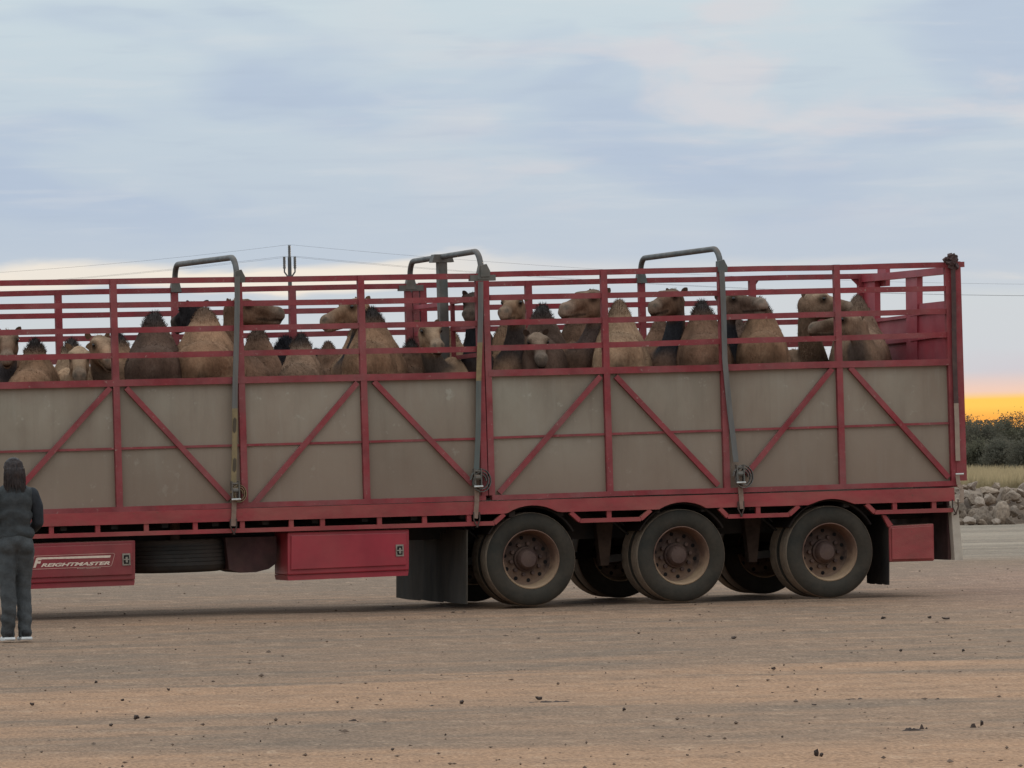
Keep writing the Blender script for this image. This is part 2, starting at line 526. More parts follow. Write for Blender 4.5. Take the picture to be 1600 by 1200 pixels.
# ------------------------------------------------------------------ trailer frame
YAW, TPITCH, WID = R(17.0), 0.012, 2.5
tv = Vector((math.cos(YAW) * math.cos(TPITCH), math.sin(YAW) * math.cos(TPITCH), math.sin(TPITCH)))
nv = Vector((-math.sin(YAW), math.cos(YAW), 0))
wv = tv.cross(nv)
ORG = on_ground(1068, 941)
TM = Matrix.Translation(ORG) @ Matrix((tv, nv, wv)).transposed().to_4x4()
TMI = TM.inverted()

def S(px, py, d=0.0):
    """point of the trailer, on the lengthwise plane d metres in from its near side, seen at this pixel"""
    r = ray(px, py)
    p0 = ORG + nv * d
    k = (p0 - CPOS).dot(nv) / r.dot(nv)
    q = TMI @ (CPOS + r * k)
    return Vector((q.x, d, q.z))

def thing(name, base, label, cat, group=None):
    o = empty(name, TM @ Matrix.Translation(base), label, cat, group)
    BASE[o.name] = Vector(base)
    return o

# ------------------------------------------------------------------ ground
def ground():
    def axis(fine0, fine1, step, far):
        a = list(np.arange(fine0, fine1 + 1e-6, step))
        lo, st = fine0, step
        left = []
        while lo > far[0]:
            st *= 1.5
            lo -= st
            left.append(lo)
        hi, st = fine1, step
        right = []
        while hi < far[1]:
            st *= 1.5
            hi += st
            right.append(hi)
        return np.array(left[::-1] + a + right)
    xs = axis(-8.0, 9.0, 0.12, (-4000, 4000))
    ys = axis(26.0, 64.0, 0.09, (-200, 6000))
    nx, ny = len(xs), len(ys)
    XX, YY = np.meshgrid(xs, ys)
    ZZ = np.zeros_like(XX)
    c, s = math.cos(YAW), math.sin(YAW)
    for j in range(ny):
        for i in range(nx):
            x, y = XX[j, i], YY[j, i]
            if -9 < x < 10 and 25 < y < 66:
                u, v = x * c + y * s, -x * s + y * c
                h = noise.noise((u * 0.35, v * 1.6, 0)) * 0.010 + noise.noise((u * 1.1, v * 3.5, 4)) * 0.007
                h += noise.noise((u * 4, v * 5, 9)) * 0.003
                ZZ[j, i] = h - 0.014
            else:
                ZZ[j, i] = -0.014
    v = np.stack([XX.ravel(), YY.ravel(), ZZ.ravel()], 1)
    idx = np.arange(nx * ny).reshape(ny, nx)
    f = np.stack([idx[:-1, :-1].ravel(), idx[:-1, 1:].ravel(), idx[1:, 1:].ravel(), idx[1:, :-1].ravel()], 1)
    me = bpy.data.meshes.new('ground')
    me.from_pydata(v.tolist(), [], f.tolist())
    for p in me.polygons:
        p.use_smooth = True
    m = bpy.data.materials.new('dirt')
    m.use_nodes = True
    t = m.node_tree
    L = t.links.new
    b = t.nodes['Principled BSDF']
    b.inputs['Roughness'].default_value = 0.95
    b.inputs['Specular IOR Level'].default_value = 0.1
    tc = N(t, 'ShaderNodeTexCoord')
    mp = N(t, 'ShaderNodeMapping')          # turn so that x runs along the wheel tracks
    mp.inputs['Rotation'].default_value = (0, 0, -YAW * 0.6)
    L(tc.outputs['Object'], mp.inputs[0])
    def nz(sx, sy, d=5, w=0.0, rough=0.6, dist=0.0):
        q = N(t, 'ShaderNodeMapping')
        q.inputs['Scale'].default_value = (sx, sy, 1)
        q.inputs['Location'].default_value = (w, w * 0.7, w)
        L(mp.outputs[0], q.inputs[0])
        o = N(t, 'ShaderNodeTexNoise', inp={2: 1.0, 3: d, 4: rough})
        o.inputs['Distortion'].default_value = dist
        L(q.outputs[0], o.inputs['Vector'])
        return o.outputs[0]
    def rng(x, a, bb, c=0.0, d=1.0):
        q = N(t, 'ShaderNodeMapRange', inp={1: a, 2: bb, 3: c, 4: d})
        L(x, q.inputs[0])
        return q.outputs[0]
    def mix(f, a, bb):
        q = N(t, 'ShaderNodeMix', data_type='RGBA')
        if isinstance(f, (int, float)):
            q.inputs[0].default_value = f
        else:
            L(f, q.inputs[0])
        for i, x in ((6, a), (7, bb)):
            if isinstance(x, tuple):
                q.inputs[i].default_value = (*x[:3], 1.0)
            else:
                L(x, q.inputs[i])
        return q.outputs[2]
    sp = N(t, 'ShaderNodeSeparateXYZ')
    L(tc.outputs['Object'], sp.inputs[0])
    def M(op, a, b2):
        q = N(t, 'ShaderNodeMath', operation=op)
        for i, x in enumerate((a, b2)):
            if isinstance(x, (int, float)):
                q.inputs[i].default_value = x
            else:
                L(x, q.inputs[i])
        return q.outputs[0]
    broad = nz(0.10, 0.42, 4, 3.0)
    streak = nz(0.55, 1.3, 6, 11.0, 0.62)
    fine = nz(6.0, 2.6, 6, 5.0, 0.68, 0.4)
    grit = nz(45, 16, 4, 2.0, 0.7)
    # yard: grey-brown gravel with wind-blown red soil lying in bands along the tracks
    yd = M('ADD', sp.outputs[1], M('MULTIPLY', M('SUBTRACT', broad, 0.5), 13.0))
    yd = M('SUBTRACT', yd, M('MULTIPLY', sp.outputs[0], 0.16))
    bands = N(t, 'ShaderNodeValToRGB')
    el = bands.color_ramp.elements
    def P(y): return (y - 25.0) / 80.0
    stops = [(25, 0.95), (29.5, 0.85), (30.8, 0.45), (33.0, 0.30), (34.6, 0.85), (37.6, 0.80), (39.0, 0.28), (46, 0.32), (54, 0.35), (60, 0.22), (64, 0.10), (105, 0.2)]
    el[0].position, el[0].color = P(stops[0][0]), (stops[0][1],) * 3 + (1,)
    el[1].position, el[1].color = P(stops[-1][0]), (stops[-1][1],) * 3 + (1,)
    for y, c in stops[1:-1]:
        q = el.new(P(y))
        q.color = (c, c, c, 1)
    L(rng(yd, 25, 105), bands.inputs[0])
    red = M('ADD', bands.outputs[0], M('MULTIPLY', M('SUBTRACT', streak, 0.5), 1.7))
    col = mix(rng(red, 0.1, 0.95), (0.200, 0.136, 0.094), (0.365, 0.207, 0.120))
    # redder soil in the corner behind the trailer
    rr = M('MULTIPLY', rng(sp.outputs[0], 3.2, 5.5), rng(sp.outputs[1], 70, 62))
    rr = M('MULTIPLY', rr, rng(sp.outputs[1], 46, 54))
    col = mix(M('MULTIPLY', rr, 0.6), col, (0.31, 0.185, 0.135))
    # pale graded road beyond the yard
    road = M('MULTIPLY', rng(M('ADD', sp.outputs[1], M('MULTIPLY', M('SUBTRACT', streak, 0.5), 5)), 70, 73.5), rng(sp.outputs[1], 104, 98))
    pale = mix(rng(nz(0.08, 0.5, 5, 21.0), 0.35, 0.65), (0.32, 0.255, 0.190), (0.205, 0.160, 0.120))
    col = mix(road, col, pale)
    col = mix(rng(fine, 0.53, 0.74, 0, 0.60), col, (0.125, 0.083, 0.058))
    col = mix(rng(fine, 0.46, 0.28, 0, 0.45), col, (0.50, 0.33, 0.215))
    hs = N(t, 'ShaderNodeHueSaturation')
    L(col, hs.inputs['Color'])
    L(rng(grit, 0.28, 0.72, 0.50, 1.50), hs.inputs['Value'])
    L(hs.outputs[0], b.inputs['Base Color'])
    bp = N(t, 'ShaderNodeBump', inp={0: 0.5, 1: 0.025})
    L(M('ADD', fine, M('MULTIPLY', grit, 0.4)), bp.inputs['Height'])
    L(bp.outputs[0], b.inputs['Normal'])
    me.materials.append(m)
    o = link('ground', me, None)
    tag(o, kind='structure')
ground()

# ------------------------------------------------------------------ flatbed trailer
XL = -420            # the trailer is built on past the left edge of the picture
ZD = S(1068, 778).z  # deck height
sL = S(XL, 815).x
sR = S(1490, 780).x
trailer = thing('livestock_trailer', (0, WID / 2, 0), 'long red triaxle flatbed trailer with rusty wheels carrying the camel crates', 'trailer')

def line_z(p0, p1):
    """height of a lengthwise edge through two pixels, as a function of s"""
    a, b = S(*p0), S(*p1)
    return lambda s: a.z + (b.z - a.z) * (s - a.x) / (b.x - a.x)

z_beam_t = line_z((60, 803.5), (1450, 763))
z_beam_b = line_z((60, 823), (1450, 784))
z_rub_t = line_z((60, 835), (1450, 795))
z_rub_b = line_z((60, 841), (1450, 801))
wheel_px = [(833, 946.5), (1068, 941), (1300, 936.5)]
RW = 0.443
wheels = []
for px, py in wheel_px:
    r = ray(px, py)
    q = S(px, py, 0.03)
    # rest the tyre on the ground whatever the slope of the deck
    wpt = TM @ q
    zc = q.z + (RW - wpt.z) / wv.z
    wheels.append((q.x, zc))

def side_beam(d0, d1):
    poly_b = [(sL, z_beam_b(sL))]
    for wx, wz in wheels:
        ra = 0.490
        pts = []
        for k in range(25):
            a = math.pi * (1 - k / 24)
            x, z = wx + ra * math.cos(a), wz + 0.02 + ra * math.sin(a)
            if z > z_beam_b(x) + 0.002:
                pts.append((x, z))
        xa = pts[0][0] - 0.05
        poly_b.append((xa, z_beam_b(xa)))
        poly_b += pts
        xb = pts[-1][0] + 0.05
        poly_b.append((xb, z_beam_b(xb)))
    poly_b.append((sR, z_beam_b(sR)))
    m = MB()
    # built as a strip of quads so that the scalloped edge stays clean
    for i in range(len(poly_b) - 1):
        (x0, z0), (x1, z1) = poly_b[i], poly_b[i + 1]
        if x1 - x0 < 1e-5:
            continue
        m.prism([(x0, z0), (x1, z1), (x1, z_beam_t(x1)), (x0, z_beam_t(x0))], d0, d1)
    return m
side_beam(-0.03, 0.035).build('side_beam', 'chassis_paint', trailer)
side_beam(WID - 0.035, WID + 0.03).build('side_beam', 'chassis_paint', trailer)

def rub_piece(s0, s1, slant0, slant1, d):
    m = MB()
    pts = []
    if slant0:
        pts.append(Vector((s0 - slant0, d, z_beam_b(s0 - slant0) - 0.005)))
    pts.append(Vector((s0, d, (z_rub_t(s0) + z_rub_b(s0)) / 2)))
    pts.append(Vector((s1, d, (z_rub_t(s1) + z_rub_b(s1)) / 2)))
    if slant1:
        pts.append(Vector((s1 + slant1, d, z_beam_b(s1 + slant1) - 0.005)))
    for a, b in zip(pts[:-1], pts[1:]):
        m.bar(a, b, 0.05, 0.04)
    return m

def sx(px, y=800, d=0.0):
    return S(px, y, d).x

rub = [(sL, sx(771), 0, 0.10), (sx(905), sx(1000), 0.09, 0.10), (sx(1136), sx(1232), 0.08, 0.10), (sx(1366), sx(1488), 0.085, 0)]
for d in (0.0, WID):
    for a, b, c0, c1 in rub:
        rub_piece(a, b, c0, c1, d).build('rub_rail', 'chassis_paint', trailer)
    for px in (-300, -225, -150, -72, 4, 79, 151.5, 227.5, 304, 377.5, 454, 503, 592, 662.5, 732, 951, 1184, 1397.5, 1459):
        s = sx(px)
        MB().box(s - 0.022, s + 0.022, d - 0.018, d + 0.018, z_rub_t(s) - 0.004, z_beam_b(s) + 0.004).build('rail_stub', 'chassis_paint', trailer)

# deck, cross bearers, main chassis rails
MB().add([(sL, 0.04, z_beam_t(sL)), (sR, 0.04, z_beam_t(sR)), (sR, WID - 0.04, z_beam_t(sR)), (sL, WID - 0.04, z_beam_t(sL)),
          (sL, 0.04, z_beam_t(sL) - 0.05), (sR, 0.04, z_beam_t(sR) - 0.05), (sR, WID - 0.04, z_beam_t(sR) - 0.05), (sL, WID - 0.04, z_beam_t(sL) - 0.05)],
         [(3, 2, 1, 0), (4, 5, 6, 7), (0, 1, 5, 4), (1, 2, 6, 5), (2, 3, 7, 6), (3, 0, 4, 7)]).build('deck', 'floor_boards', trailer)
for d in (0.78, WID - 0.78):
    m = MB()
    for x0, x1, h in ((sL, sx(720), 0.30), (sx(720), sR - 0.05, 0.24)):
        za, zb = z_beam_t(x0) - 0.06, z_beam_t(x1) - 0.06
        m.add([(x0, d - .06, za), (x1, d - .06, zb), (x1, d + .06, zb), (x0, d + .06, za), (x0, d - .06, za - h), (x1, d - .06, zb - h), (x1, d + .06, zb - h), (x0, d + .06, za - h)],
              [(3, 2, 1, 0), (4, 5, 6, 7), (0, 1, 5, 4), (1, 2, 6, 5), (2, 3, 7, 6), (3, 0, 4, 7)])
    m.build('chassis_rail', 'under_frame', trailer)
m = MB()
x = sL + 0.2
while x < sR - 0.1:
    m.box(x - 0.03, x + 0.03, 0.05, WID - 0.05, z_beam_t(x) - 0.16, z_beam_t(x) - 0.055)
    x += 0.48
m.build('cross_bearers', 'under_frame', trailer)

# wheels: tyre with rim and hub, duals on both sides
RR = RW * 0.625
def tyre_mesh():
    m = MB()
    w = 0.125
    r = RW
    m.cur = 0
    m.lathe([(RR * 0.99, -w * 0.80), (RR * 1.06, -w * 0.98), (r * 0.78, -w * 1.06), (r * 0.88, -w * 1.03), (r * 0.955, -w * 0.93), (r * 0.985, -w * 0.80)], 56)
    m.cur = 1
    prof = [(r * 0.985, -w * 0.80)]
    for k in range(5):
        c = -w * 0.62 + k * w * 0.31
        prof += [(r, c - w * 0.10), (r, c + w * 0.10), (r * 0.975, c + w * 0.12), (r * 0.975, c + w * 0.19)]
    prof = prof[:-2] + [(r * 0.985, w * 0.80)]
    m.lathe(prof, 56)
    m.cur = 0
    m.lathe([(r * 0.985, w * 0.80), (r * 0.955, w * 0.93), (r * 0.88, w * 1.03), (r * 0.78, w * 1.06), (RR * 1.06, w * 0.98), (RR * 0.99, w * 0.80)], 56)
    return m.mesh('tyre', ['tyre_rubber', 'tyre_tread'], smooth=True)
def rim_mesh():
    m = MB()
    m.lathe([(RR * 1.00, -0.085), (RR * 1.015, -0.112), (RR * 0.985, -0.116), (RR * 0.955, -0.10), (RR * 0.93, -0.04), (RR * 0.895, 0.06), (RR * 0.87, 0.085)], 56)
    m.lathe([(RR * 0.955, -0.09), (RR * 1.0, 0.0), (RR * 0.95, 0.10)], 40)
    return m.mesh('rim', 'rim_steel', smooth=True)
def disc_mesh():
    m = MB()
    m.lathe([(RR * 0.885, 0.070), (RR * 0.80, 0.098), (RR * 0.62, 0.090), (RR * 0.42, 0.084)], 48)
    return m.mesh('wheel_disc', 'disc_steel', smooth=True)
def hub_mesh():
    m = MB()
    m.lathe([(RR * 0.43, 0.086), (RR * 0.42, 0.050), (RR * 0.37, 0.040), (RR * 0.34, -0.005), (RR * 0.27, -0.030), (RR * 0.11, -0.036), (0.0005, -0.038)], 24)
    for k in range(10):
        a = 2 * math.pi * k / 10 + 0.2
        x, z = RR * 0.53 * math.cos(a), RR * 0.53 * math.sin(a)
        m.add([(x + 0.019 * math.cos(t), y, z + 0.019 * math.sin(t)) for y in (0.092, 0.048) for t in [i * math.pi / 3 for i in range(6)]],
              [(6, 7, 8, 9, 10, 11)] + [(i, (i + 1) % 6, 6 + (i + 1) % 6, 6 + i) for i in range(6)])
    return m.mesh('hub', 'hub_steel', smooth=True)
def hole_mesh():
    m = MB()
    for k in range(10):
        a = 2 * math.pi * k / 10 + 0.2 + math.pi / 10
        x, z = RR * 0.735 * math.cos(a), RR * 0.735 * math.sin(a)
        n = 12
        m.add([(x + 0.019 * math.cos(t), 0.0915, z + 0.019 * math.sin(t)) for t in [i * 2 * math.pi / n for i in range(n)]], [tuple(range(n))])  # flat black discs, the holes' shade painted on
    return m.mesh('hand_hole_discs', 'hole_shade')
ty_me, ri_me, hu_me, ho_me, di_me = tyre_mesh(), rim_mesh(), hub_mesh(), hole_mesh(), disc_mesh()
def wheel(s, d, z, flip, spin):
    o = link('wheel', ty_me, None, trailer)
    b = BASE[trailer.name]
    o.location = (s - b.x, d - b.y, z - b.z)
    o.rotation_euler = (0, 0, math.pi if flip else 0)
    for nm, me in (('rim', ri_me), ('wheel_disc', di_me), ('hub', hu_me), ('hand_hole_discs', ho_me)):
        c = link(nm, me, None, o)
        if nm in ('hub', 'hand_hole_discs'):
            c.rotation_euler = (0, spin, 0)
        if nm == 'hand_hole_discs':
            c['kind'] = 'stuff'
for i, (s, z) in enumerate(wheels):
    for d, fl in ((0.16, False), (0.45, True), (WID - 0.45, False), (WID - 0.16, True)):
        wheel(s, d, z, fl, rnd.uniform(0, 6))
    m = MB()
    m.tube([(s, 0.3, z), (s, WID - 0.3, z)], 0.075, 12)
    m.build('axle', 'under_frame', trailer, smooth=True)
    for d in (0.56, WID - 0.56):
        zt = z_beam_t(s) - 0.2
        MB().box(s - 0.08, s + 0.08, d - 0.07, d + 0.07, z + 0.07, zt).build('air_bag', 'under_frame', trailer)
        if i:
            MB().add([(s - 0.70, d - .05, zt), (s - 0.52, d - .05, zt), (s - 0.52, d + .05, zt), (s - 0.70, d + .05, zt),
                      (s - 0.66, d - .05, z - 0.08), (s - 0.58, d - .05, z - 0.08), (s - 0.58, d + .05, z - 0.08), (s - 0.66, d + .05, z - 0.08)],
                     [(3, 2, 1, 0), (4, 5, 6, 7), (0, 1, 5, 4), (1, 2, 6, 5), (2, 3, 7, 6), (3, 0, 4, 7)]).build('hanger_bracket', 'hanger_brown', trailer)
        m = MB()
        m.bar((s - 0.62, d, z - 0.02), (s + 0.25, d, z + 0.03), 0.09, 0.07)
        m.build('trailing_arm', 'under_frame', trailer)
    for d0, d1 in ((0.02, 0.62), (WID - 0.62, WID - 0.02)):
        m = MB()
        for k in range(18):
            a0, a1 = [math.pi * (0.84 - 0.68 * t / 18) for t in (k, k + 1)]
            pp = []
            for a, ra in ((a0, 0.485), (a1, 0.485), (a1, 0.470), (a0, 0.470)):
                pp.append((s + ra * math.cos(a), max(z + 0.02 + ra * math.sin(a), z + 0.06)))
            m.prism(pp, d0, d1)
        m.build('mudguard', 'guard_black', trailer)

for d in (0.66, WID - 0.66):  # added dark sheets that keep the space behind the wheels black
    MB().box(wheels[0][0] - 0.62, wheels[2][0] + 0.62, d - 0.006, d + 0.006, 0.62, z_beam_t(wheels[1][0]) - 0.09).build('shade_sheet', 'under_frame', trailer)
# mud flaps: full-width sheet ahead of the wheels, one behind, rear bumper sheet
def flap(px, top, bot, d0, d1, name, mat, thick=0.012):
    a = S(px, bot, d0)
    t = S(px, top, d0)
    m = MB()
    n = 6
    for i in range(n):
        y0, y1 = d0 + (d1 - d0) * i / n, d0 + (d1 - d0) * (i + 1) / n
        w0, w1 = [0.004 * math.sin(3.1 * q) for q in (i, i + 1)]
        m.add([(a.x + w0, y0, a.z), (a.x + w1, y1, a.z + 0.01 * (i % 2)), (t.x, y1, t.z), (t.x, y0, t.z),
               (a.x + w0 + thick, y0, a.z), (a.x + w1 + thick, y1, a.z + 0.01 * (i % 2)), (t.x + thick, y1, t.z), (t.x + thick, y0, t.z)],
              [(0, 1, 2, 3), (7, 6, 5, 4), (0, 4, 5, 1), (3, 2, 6, 7)] + ([(0, 3, 7, 4)] if i == 0 else []) + ([(1, 5, 6, 2)] if i == n - 1 else []))
    return m.build(name, mat, trailer)
flap(729, 828, 944, 0.03, 2.45, 'mud_flap', 'flap_rubber')
flap(1388, 806, 914, 0.03, 0.62, 'mud_flap', 'under_frame')
p_ = S(1490, 800)
pb = S(1490, 875)
MB().box(p_.x - 0.03, p_.x, 0.10, WID - 0.10, pb.z, z_beam_t(sR) - 0.06).build('rear_sheet', 'dark_red', trailer)
q0, q1, q2, q3 = S(1486, 790), S(1497, 790), S(1505, 875), S(1492, 875)
MB().prism([(q0.x, q0.z), (q1.x, q1.z), (q2.x, q2.z), (q3.x, q3.z)], 0.0, 0.09).build('rear_edge_plate', 'pale_bracket', trailer)

for i, (s_, z_) in enumerate(wheels):
    for q in range(2):
        a0 = Vector((s_ - 0.55 + 0.1 * q, 0.50 + 0.06 * q, z_beam_t(s_) - 0.22))
        b0 = Vector((s_ - 0.12 - 0.1 * q, 0.52, z_ + 0.10))
        pts = [a0.lerp(b0, k / 8) + Vector((0.10 * math.sin(k / 8 * math.pi), -0.04 * math.sin(k / 8 * math.pi), -0.13 * math.sin(k / 8 * math.pi))) for k in range(9)]
        m = MB()
        m.tube(pts, 0.011, 6)
        m.build('brake_hose', 'hose_rubber', trailer, smooth=True)
    m = MB()
    m.tube([(s_ - 0.42, 0.5, z_ + 0.05), (s_ - 0.30, 0.5, z_ + 0.05), (s_ - 0.30, 0.5, z_ + 0.05), (s_ - 0.18, 0.5, z_ + 0.05)], [0.07, 0.085, 0.085, 0.07], 14)
    m.build('brake_chamber', 'hub_steel', trailer, smooth=True)
# toolboxes, tank
def toolbox(corners, d1, mat, lip=0.05, door_in=0.03):
    """corners: four pixels (tl, tr, br, bl) of the front face"""
    p = [S(x, y, 0.0) for x, y in corners]
    m = MB()
    m.prism([(q.x, q.z) for q in p], 0.012, d1)
    b = m.build('toolbox', mat, trailer, bevel=0.012)
    c = sum((q for q in p), Vector()) / 4
    w, h = (p[1].x - p[0].x), (p[0].z - p[3].z)
    k = [Vector((q.x + (door_in if q.x < c.x else -door_in), 0, q.z + (-door_in if q.z > c.z else door_in + lip * 0.4))) for q in p]
    dm = MB().prism([(q.x, q.z) for q in k], -0.006, 0.010)
    off = BASE[trailer.name]
    me = dm.mesh('door', mat, off)
    dr = link('door', me, None, b)
    bv = dr.modifiers.new('bevel', 'BEVEL')
    bv.width = 0.006
    bv.segments = 2
    lm = MB().prism([(p[3].x, p[3].z - 0.002), (p[2].x, p[2].z - 0.002), (p[2].x - 0.01, p[2].z - lip), (p[3].x + 0.01, p[3].z - lip)], 0.03, d1)
    link('base_lip', lm.mesh('base_lip', mat, off), None, b)
    return b
def latch(box_o, px, py, w=0.075, h=0.11):
    c = S(px, py)
    off = BASE[trailer.name]
    m = MB()
    m.box(c.x - w / 2, c.x + w / 2, -0.016, -0.008, c.z - h / 2, c.z + h / 2)
    l = link('latch', m.mesh('latch', 'latch_steel', off), None, box_o)
    l2 = MB()
    l2.box(c.x - w * 0.32, c.x + w * 0.32, -0.020, -0.0165, c.z - h * 0.36, c.z + h * 0.36)  # raised black plate painting the shade of a recess
    link('latch_recess_shade', l2.mesh('latch_recess_shade', 'hole_shade', off), None, box_o)
    l3 = MB()
    l3.box(c.x - w * 0.13, c.x + w * 0.13, -0.028, -0.0205, c.z - h * 0.26, c.z + h * 0.22)
    l3.box(c.x - w * 0.45, c.x + w * 0.45, -0.027, -0.0205, c.z - h * 0.05, c.z + h * 0.05)
    link('latch_handle', l3.mesh('latch_handle', 'latch_steel', off), None, box_o)

tb1 = toolbox([(-60, 853), (212, 844), (212, 906), (-60, 916)], 0.55, 'old_box_paint')
tb2 = toolbox([(450, 832), (640, 827), (640, 891), (450, 899)], 0.50, 'box_paint')
tb3 = toolbox([(1390, 822), (1460, 818), (1461, 876), (1391, 878)], 0.35, 'chassis_paint', lip=0.0, door_in=0.02)
latch(tb1, 197, 874)
latch(tb2, 624, 860)
# strut from the guard to the rear box
a_, b_, c_, d_ = S(1379, 805), S(1385, 805), S(1396, 820), S(1389, 824)
MB().prism([(a_.x, a_.z), (b_.x, b_.z), (c_.x, c_.z), (d_.x, d_.z)], 0.01, 0.05).build('box_strut', 'chassis_paint', trailer)
# mirror boxes on the far side, dark end box, tank
zs0, zs1 = S(294, 895, 0.15).z, S(294, 843, 0.15).z
xs = S(294, 869, 0.15).x
rs_, hs_ = 0.495, (zs1 - zs0) / 2
m = MB()
prof = [(RR, -0.80), (RR * 1.06, -0.95), (rs_ * 0.80, -1.0), (rs_ * 0.92, -0.93), (rs_ * 0.975, -0.74), (rs_ * 0.99, -0.60)]
for k in range(5):
    c_ = -0.48 + 0.24 * k
    prof += [(rs_, c_ - 0.09), (rs_, c_ + 0.09), (rs_ * 0.982, c_ + 0.10), (rs_ * 0.982, c_ + 0.14)]
prof += [(rs_ * 0.99, 0.60), (rs_ * 0.975, 0.74), (rs_ * 0.92, 0.93), (rs_ * 0.80, 1.0), (RR * 1.06, 0.95), (RR, 0.80)]
vs, fs, nn_ = [], [], 56
for r_, h_ in prof:
    vs += [(xs + r_ * math.cos(2 * math.pi * q / nn_), 0.15 + rs_ + r_ * math.sin(2 * math.pi * q / nn_), (zs0 + zs1) / 2 + h_ * hs_) for q in range(nn_)]
for i in range(len(prof) - 1):
    fs += [(i * nn_ + q, i * nn_ + (q + 1) % nn_, (i + 1) * nn_ + (q + 1) % nn_, (i + 1) * nn_ + q) for q in range(nn_)]
m.add(vs, fs)
sw = m.build('spare_wheel', 'tank_paint', trailer, smooth=True)
m = MB()
m.cur = 0
c0_ = Vector((xs, 0.15 + rs_, (zs0 + zs1) / 2))
m.tube([c0_ + Vector((0, 0, -0.06)), c0_ + Vector((0, 0, 0.05))], RR * 0.99, 32)
m.tube([c0_ + Vector((0, 0, 0.05)), (c0_.x, c0_.y, z_beam_t(xs) - 0.06)], 0.05, 10)
link('rim', m.mesh('rim', 'rim_steel', BASE[trailer.name], smooth=True), None, sw)
p = [S(x, y, 0.25) for x, y in ((352, 840), (432, 838), (432, 880), (420, 889), (400, 894), (376, 895), (358, 890))]
MB().prism([(q.x, q.z) for q in p], 0.25, 0.85).build('spare_carrier', 'dark_red', trailer)

# lettering on the front toolbox
def text_mesh(s, size, offset=0.0, shear=0.0, extrude=0.0):
    cu_ = bpy.data.curves.new('lettering', 'FONT')
    cu_.body = s
    cu_.size = size
    cu_.shear = shear
    cu_.offset = offset
    cu_.extrude = extrude
    o = bpy.data.objects.new('lettering', cu_)
    COL.objects.link(o)
    dg = bpy.context.evaluated_depsgraph_get()
    me = bpy.data.meshes.new_from_object(o.evaluated_get(dg))
    bpy.data.objects.remove(o)
    return me
def place_text(name, s, tl, br, mat, parent, bold, shear):
    """fit a word between two pixels (top-left, bottom-right) on the box front"""
    me = text_mesh(s, 1.0, bold, shear, 0.0)
    co = np.array([v.co[:] for v in me.vertices])
    lo, hi = co.min(0), co.max(0)
    A, B = S(tl[0], br[1]), S(br[0], tl[1])
    slope = (S(171, 885).z - S(50, 889).z) / (S(171, 885).x - S(50, 889).x)
    off = BASE[trailer.name]
    sc_x, sc_z = (B.x - A.x) / (hi[0] - lo[0]), (B.z - A.z) / (hi[1] - lo[1])
    for v in me.vertices:
        x, z = (v.co.x - lo[0]) * sc_x, (v.co.y - lo[1]) * sc_z
        v.co = (A.x + x - off.x, -0.0085 - off.y, A.z + z + x * slope - off.z)
    me.materials.clear()
    me.materials.append(MATS[mat])
    return link(name, me, None, parent)
place_text('lettering', 'F', (51.5, 871.5), (65.5, 887), 'logo_cream', tb1, 0.05, 0.35)
place_text('lettering', 'REIGHTMASTER', (63.5, 876.5), (171.5, 886.0), 'logo_cream', tb1, 0.040, 0.35)
place_text('lettering', 'ROAD TRANSPORT', (120, 886.4), (157.5, 888.8), 'logo_cream', tb1, 0.01, 0.2)
def decal(pxs, name, mat, parent, y=-0.0085):
    off = BASE[trailer.name]
    p = [S(x, yy) for x, yy in pxs]
    me = bpy.data.meshes.new(name)
    me.from_pydata([(q.x - off.x, y - off.y, q.z - off.z) for q in p], [], [tuple(range(len(p)))])
    me.materials.append(MATS[mat])
    return link(name, me, None, parent)
decal([(58, 871.2), (173, 867.6), (171.8, 871.2), (57, 874.2)], 'logo_bar', 'logo_cream', tb1, -0.0088)
outer = [(53.5, 869), (177, 864.4), (179, 866), (174, 883.4), (170.5, 885), (48.5, 889.6), (48, 888)]
m = MB()
pp = [S(x, y) for x, y in outer]
for i in range(len(pp)):
    a, b = pp[i], pp[(i + 1) % len(pp)]
    m.bar((a.x, -0.0085, a.z), (b.x, -0.0085, b.z), 0.002, 0.006)
link('logo_border', m.mesh('logo_border', 'logo_line', BASE[trailer.name]), None, tb1)

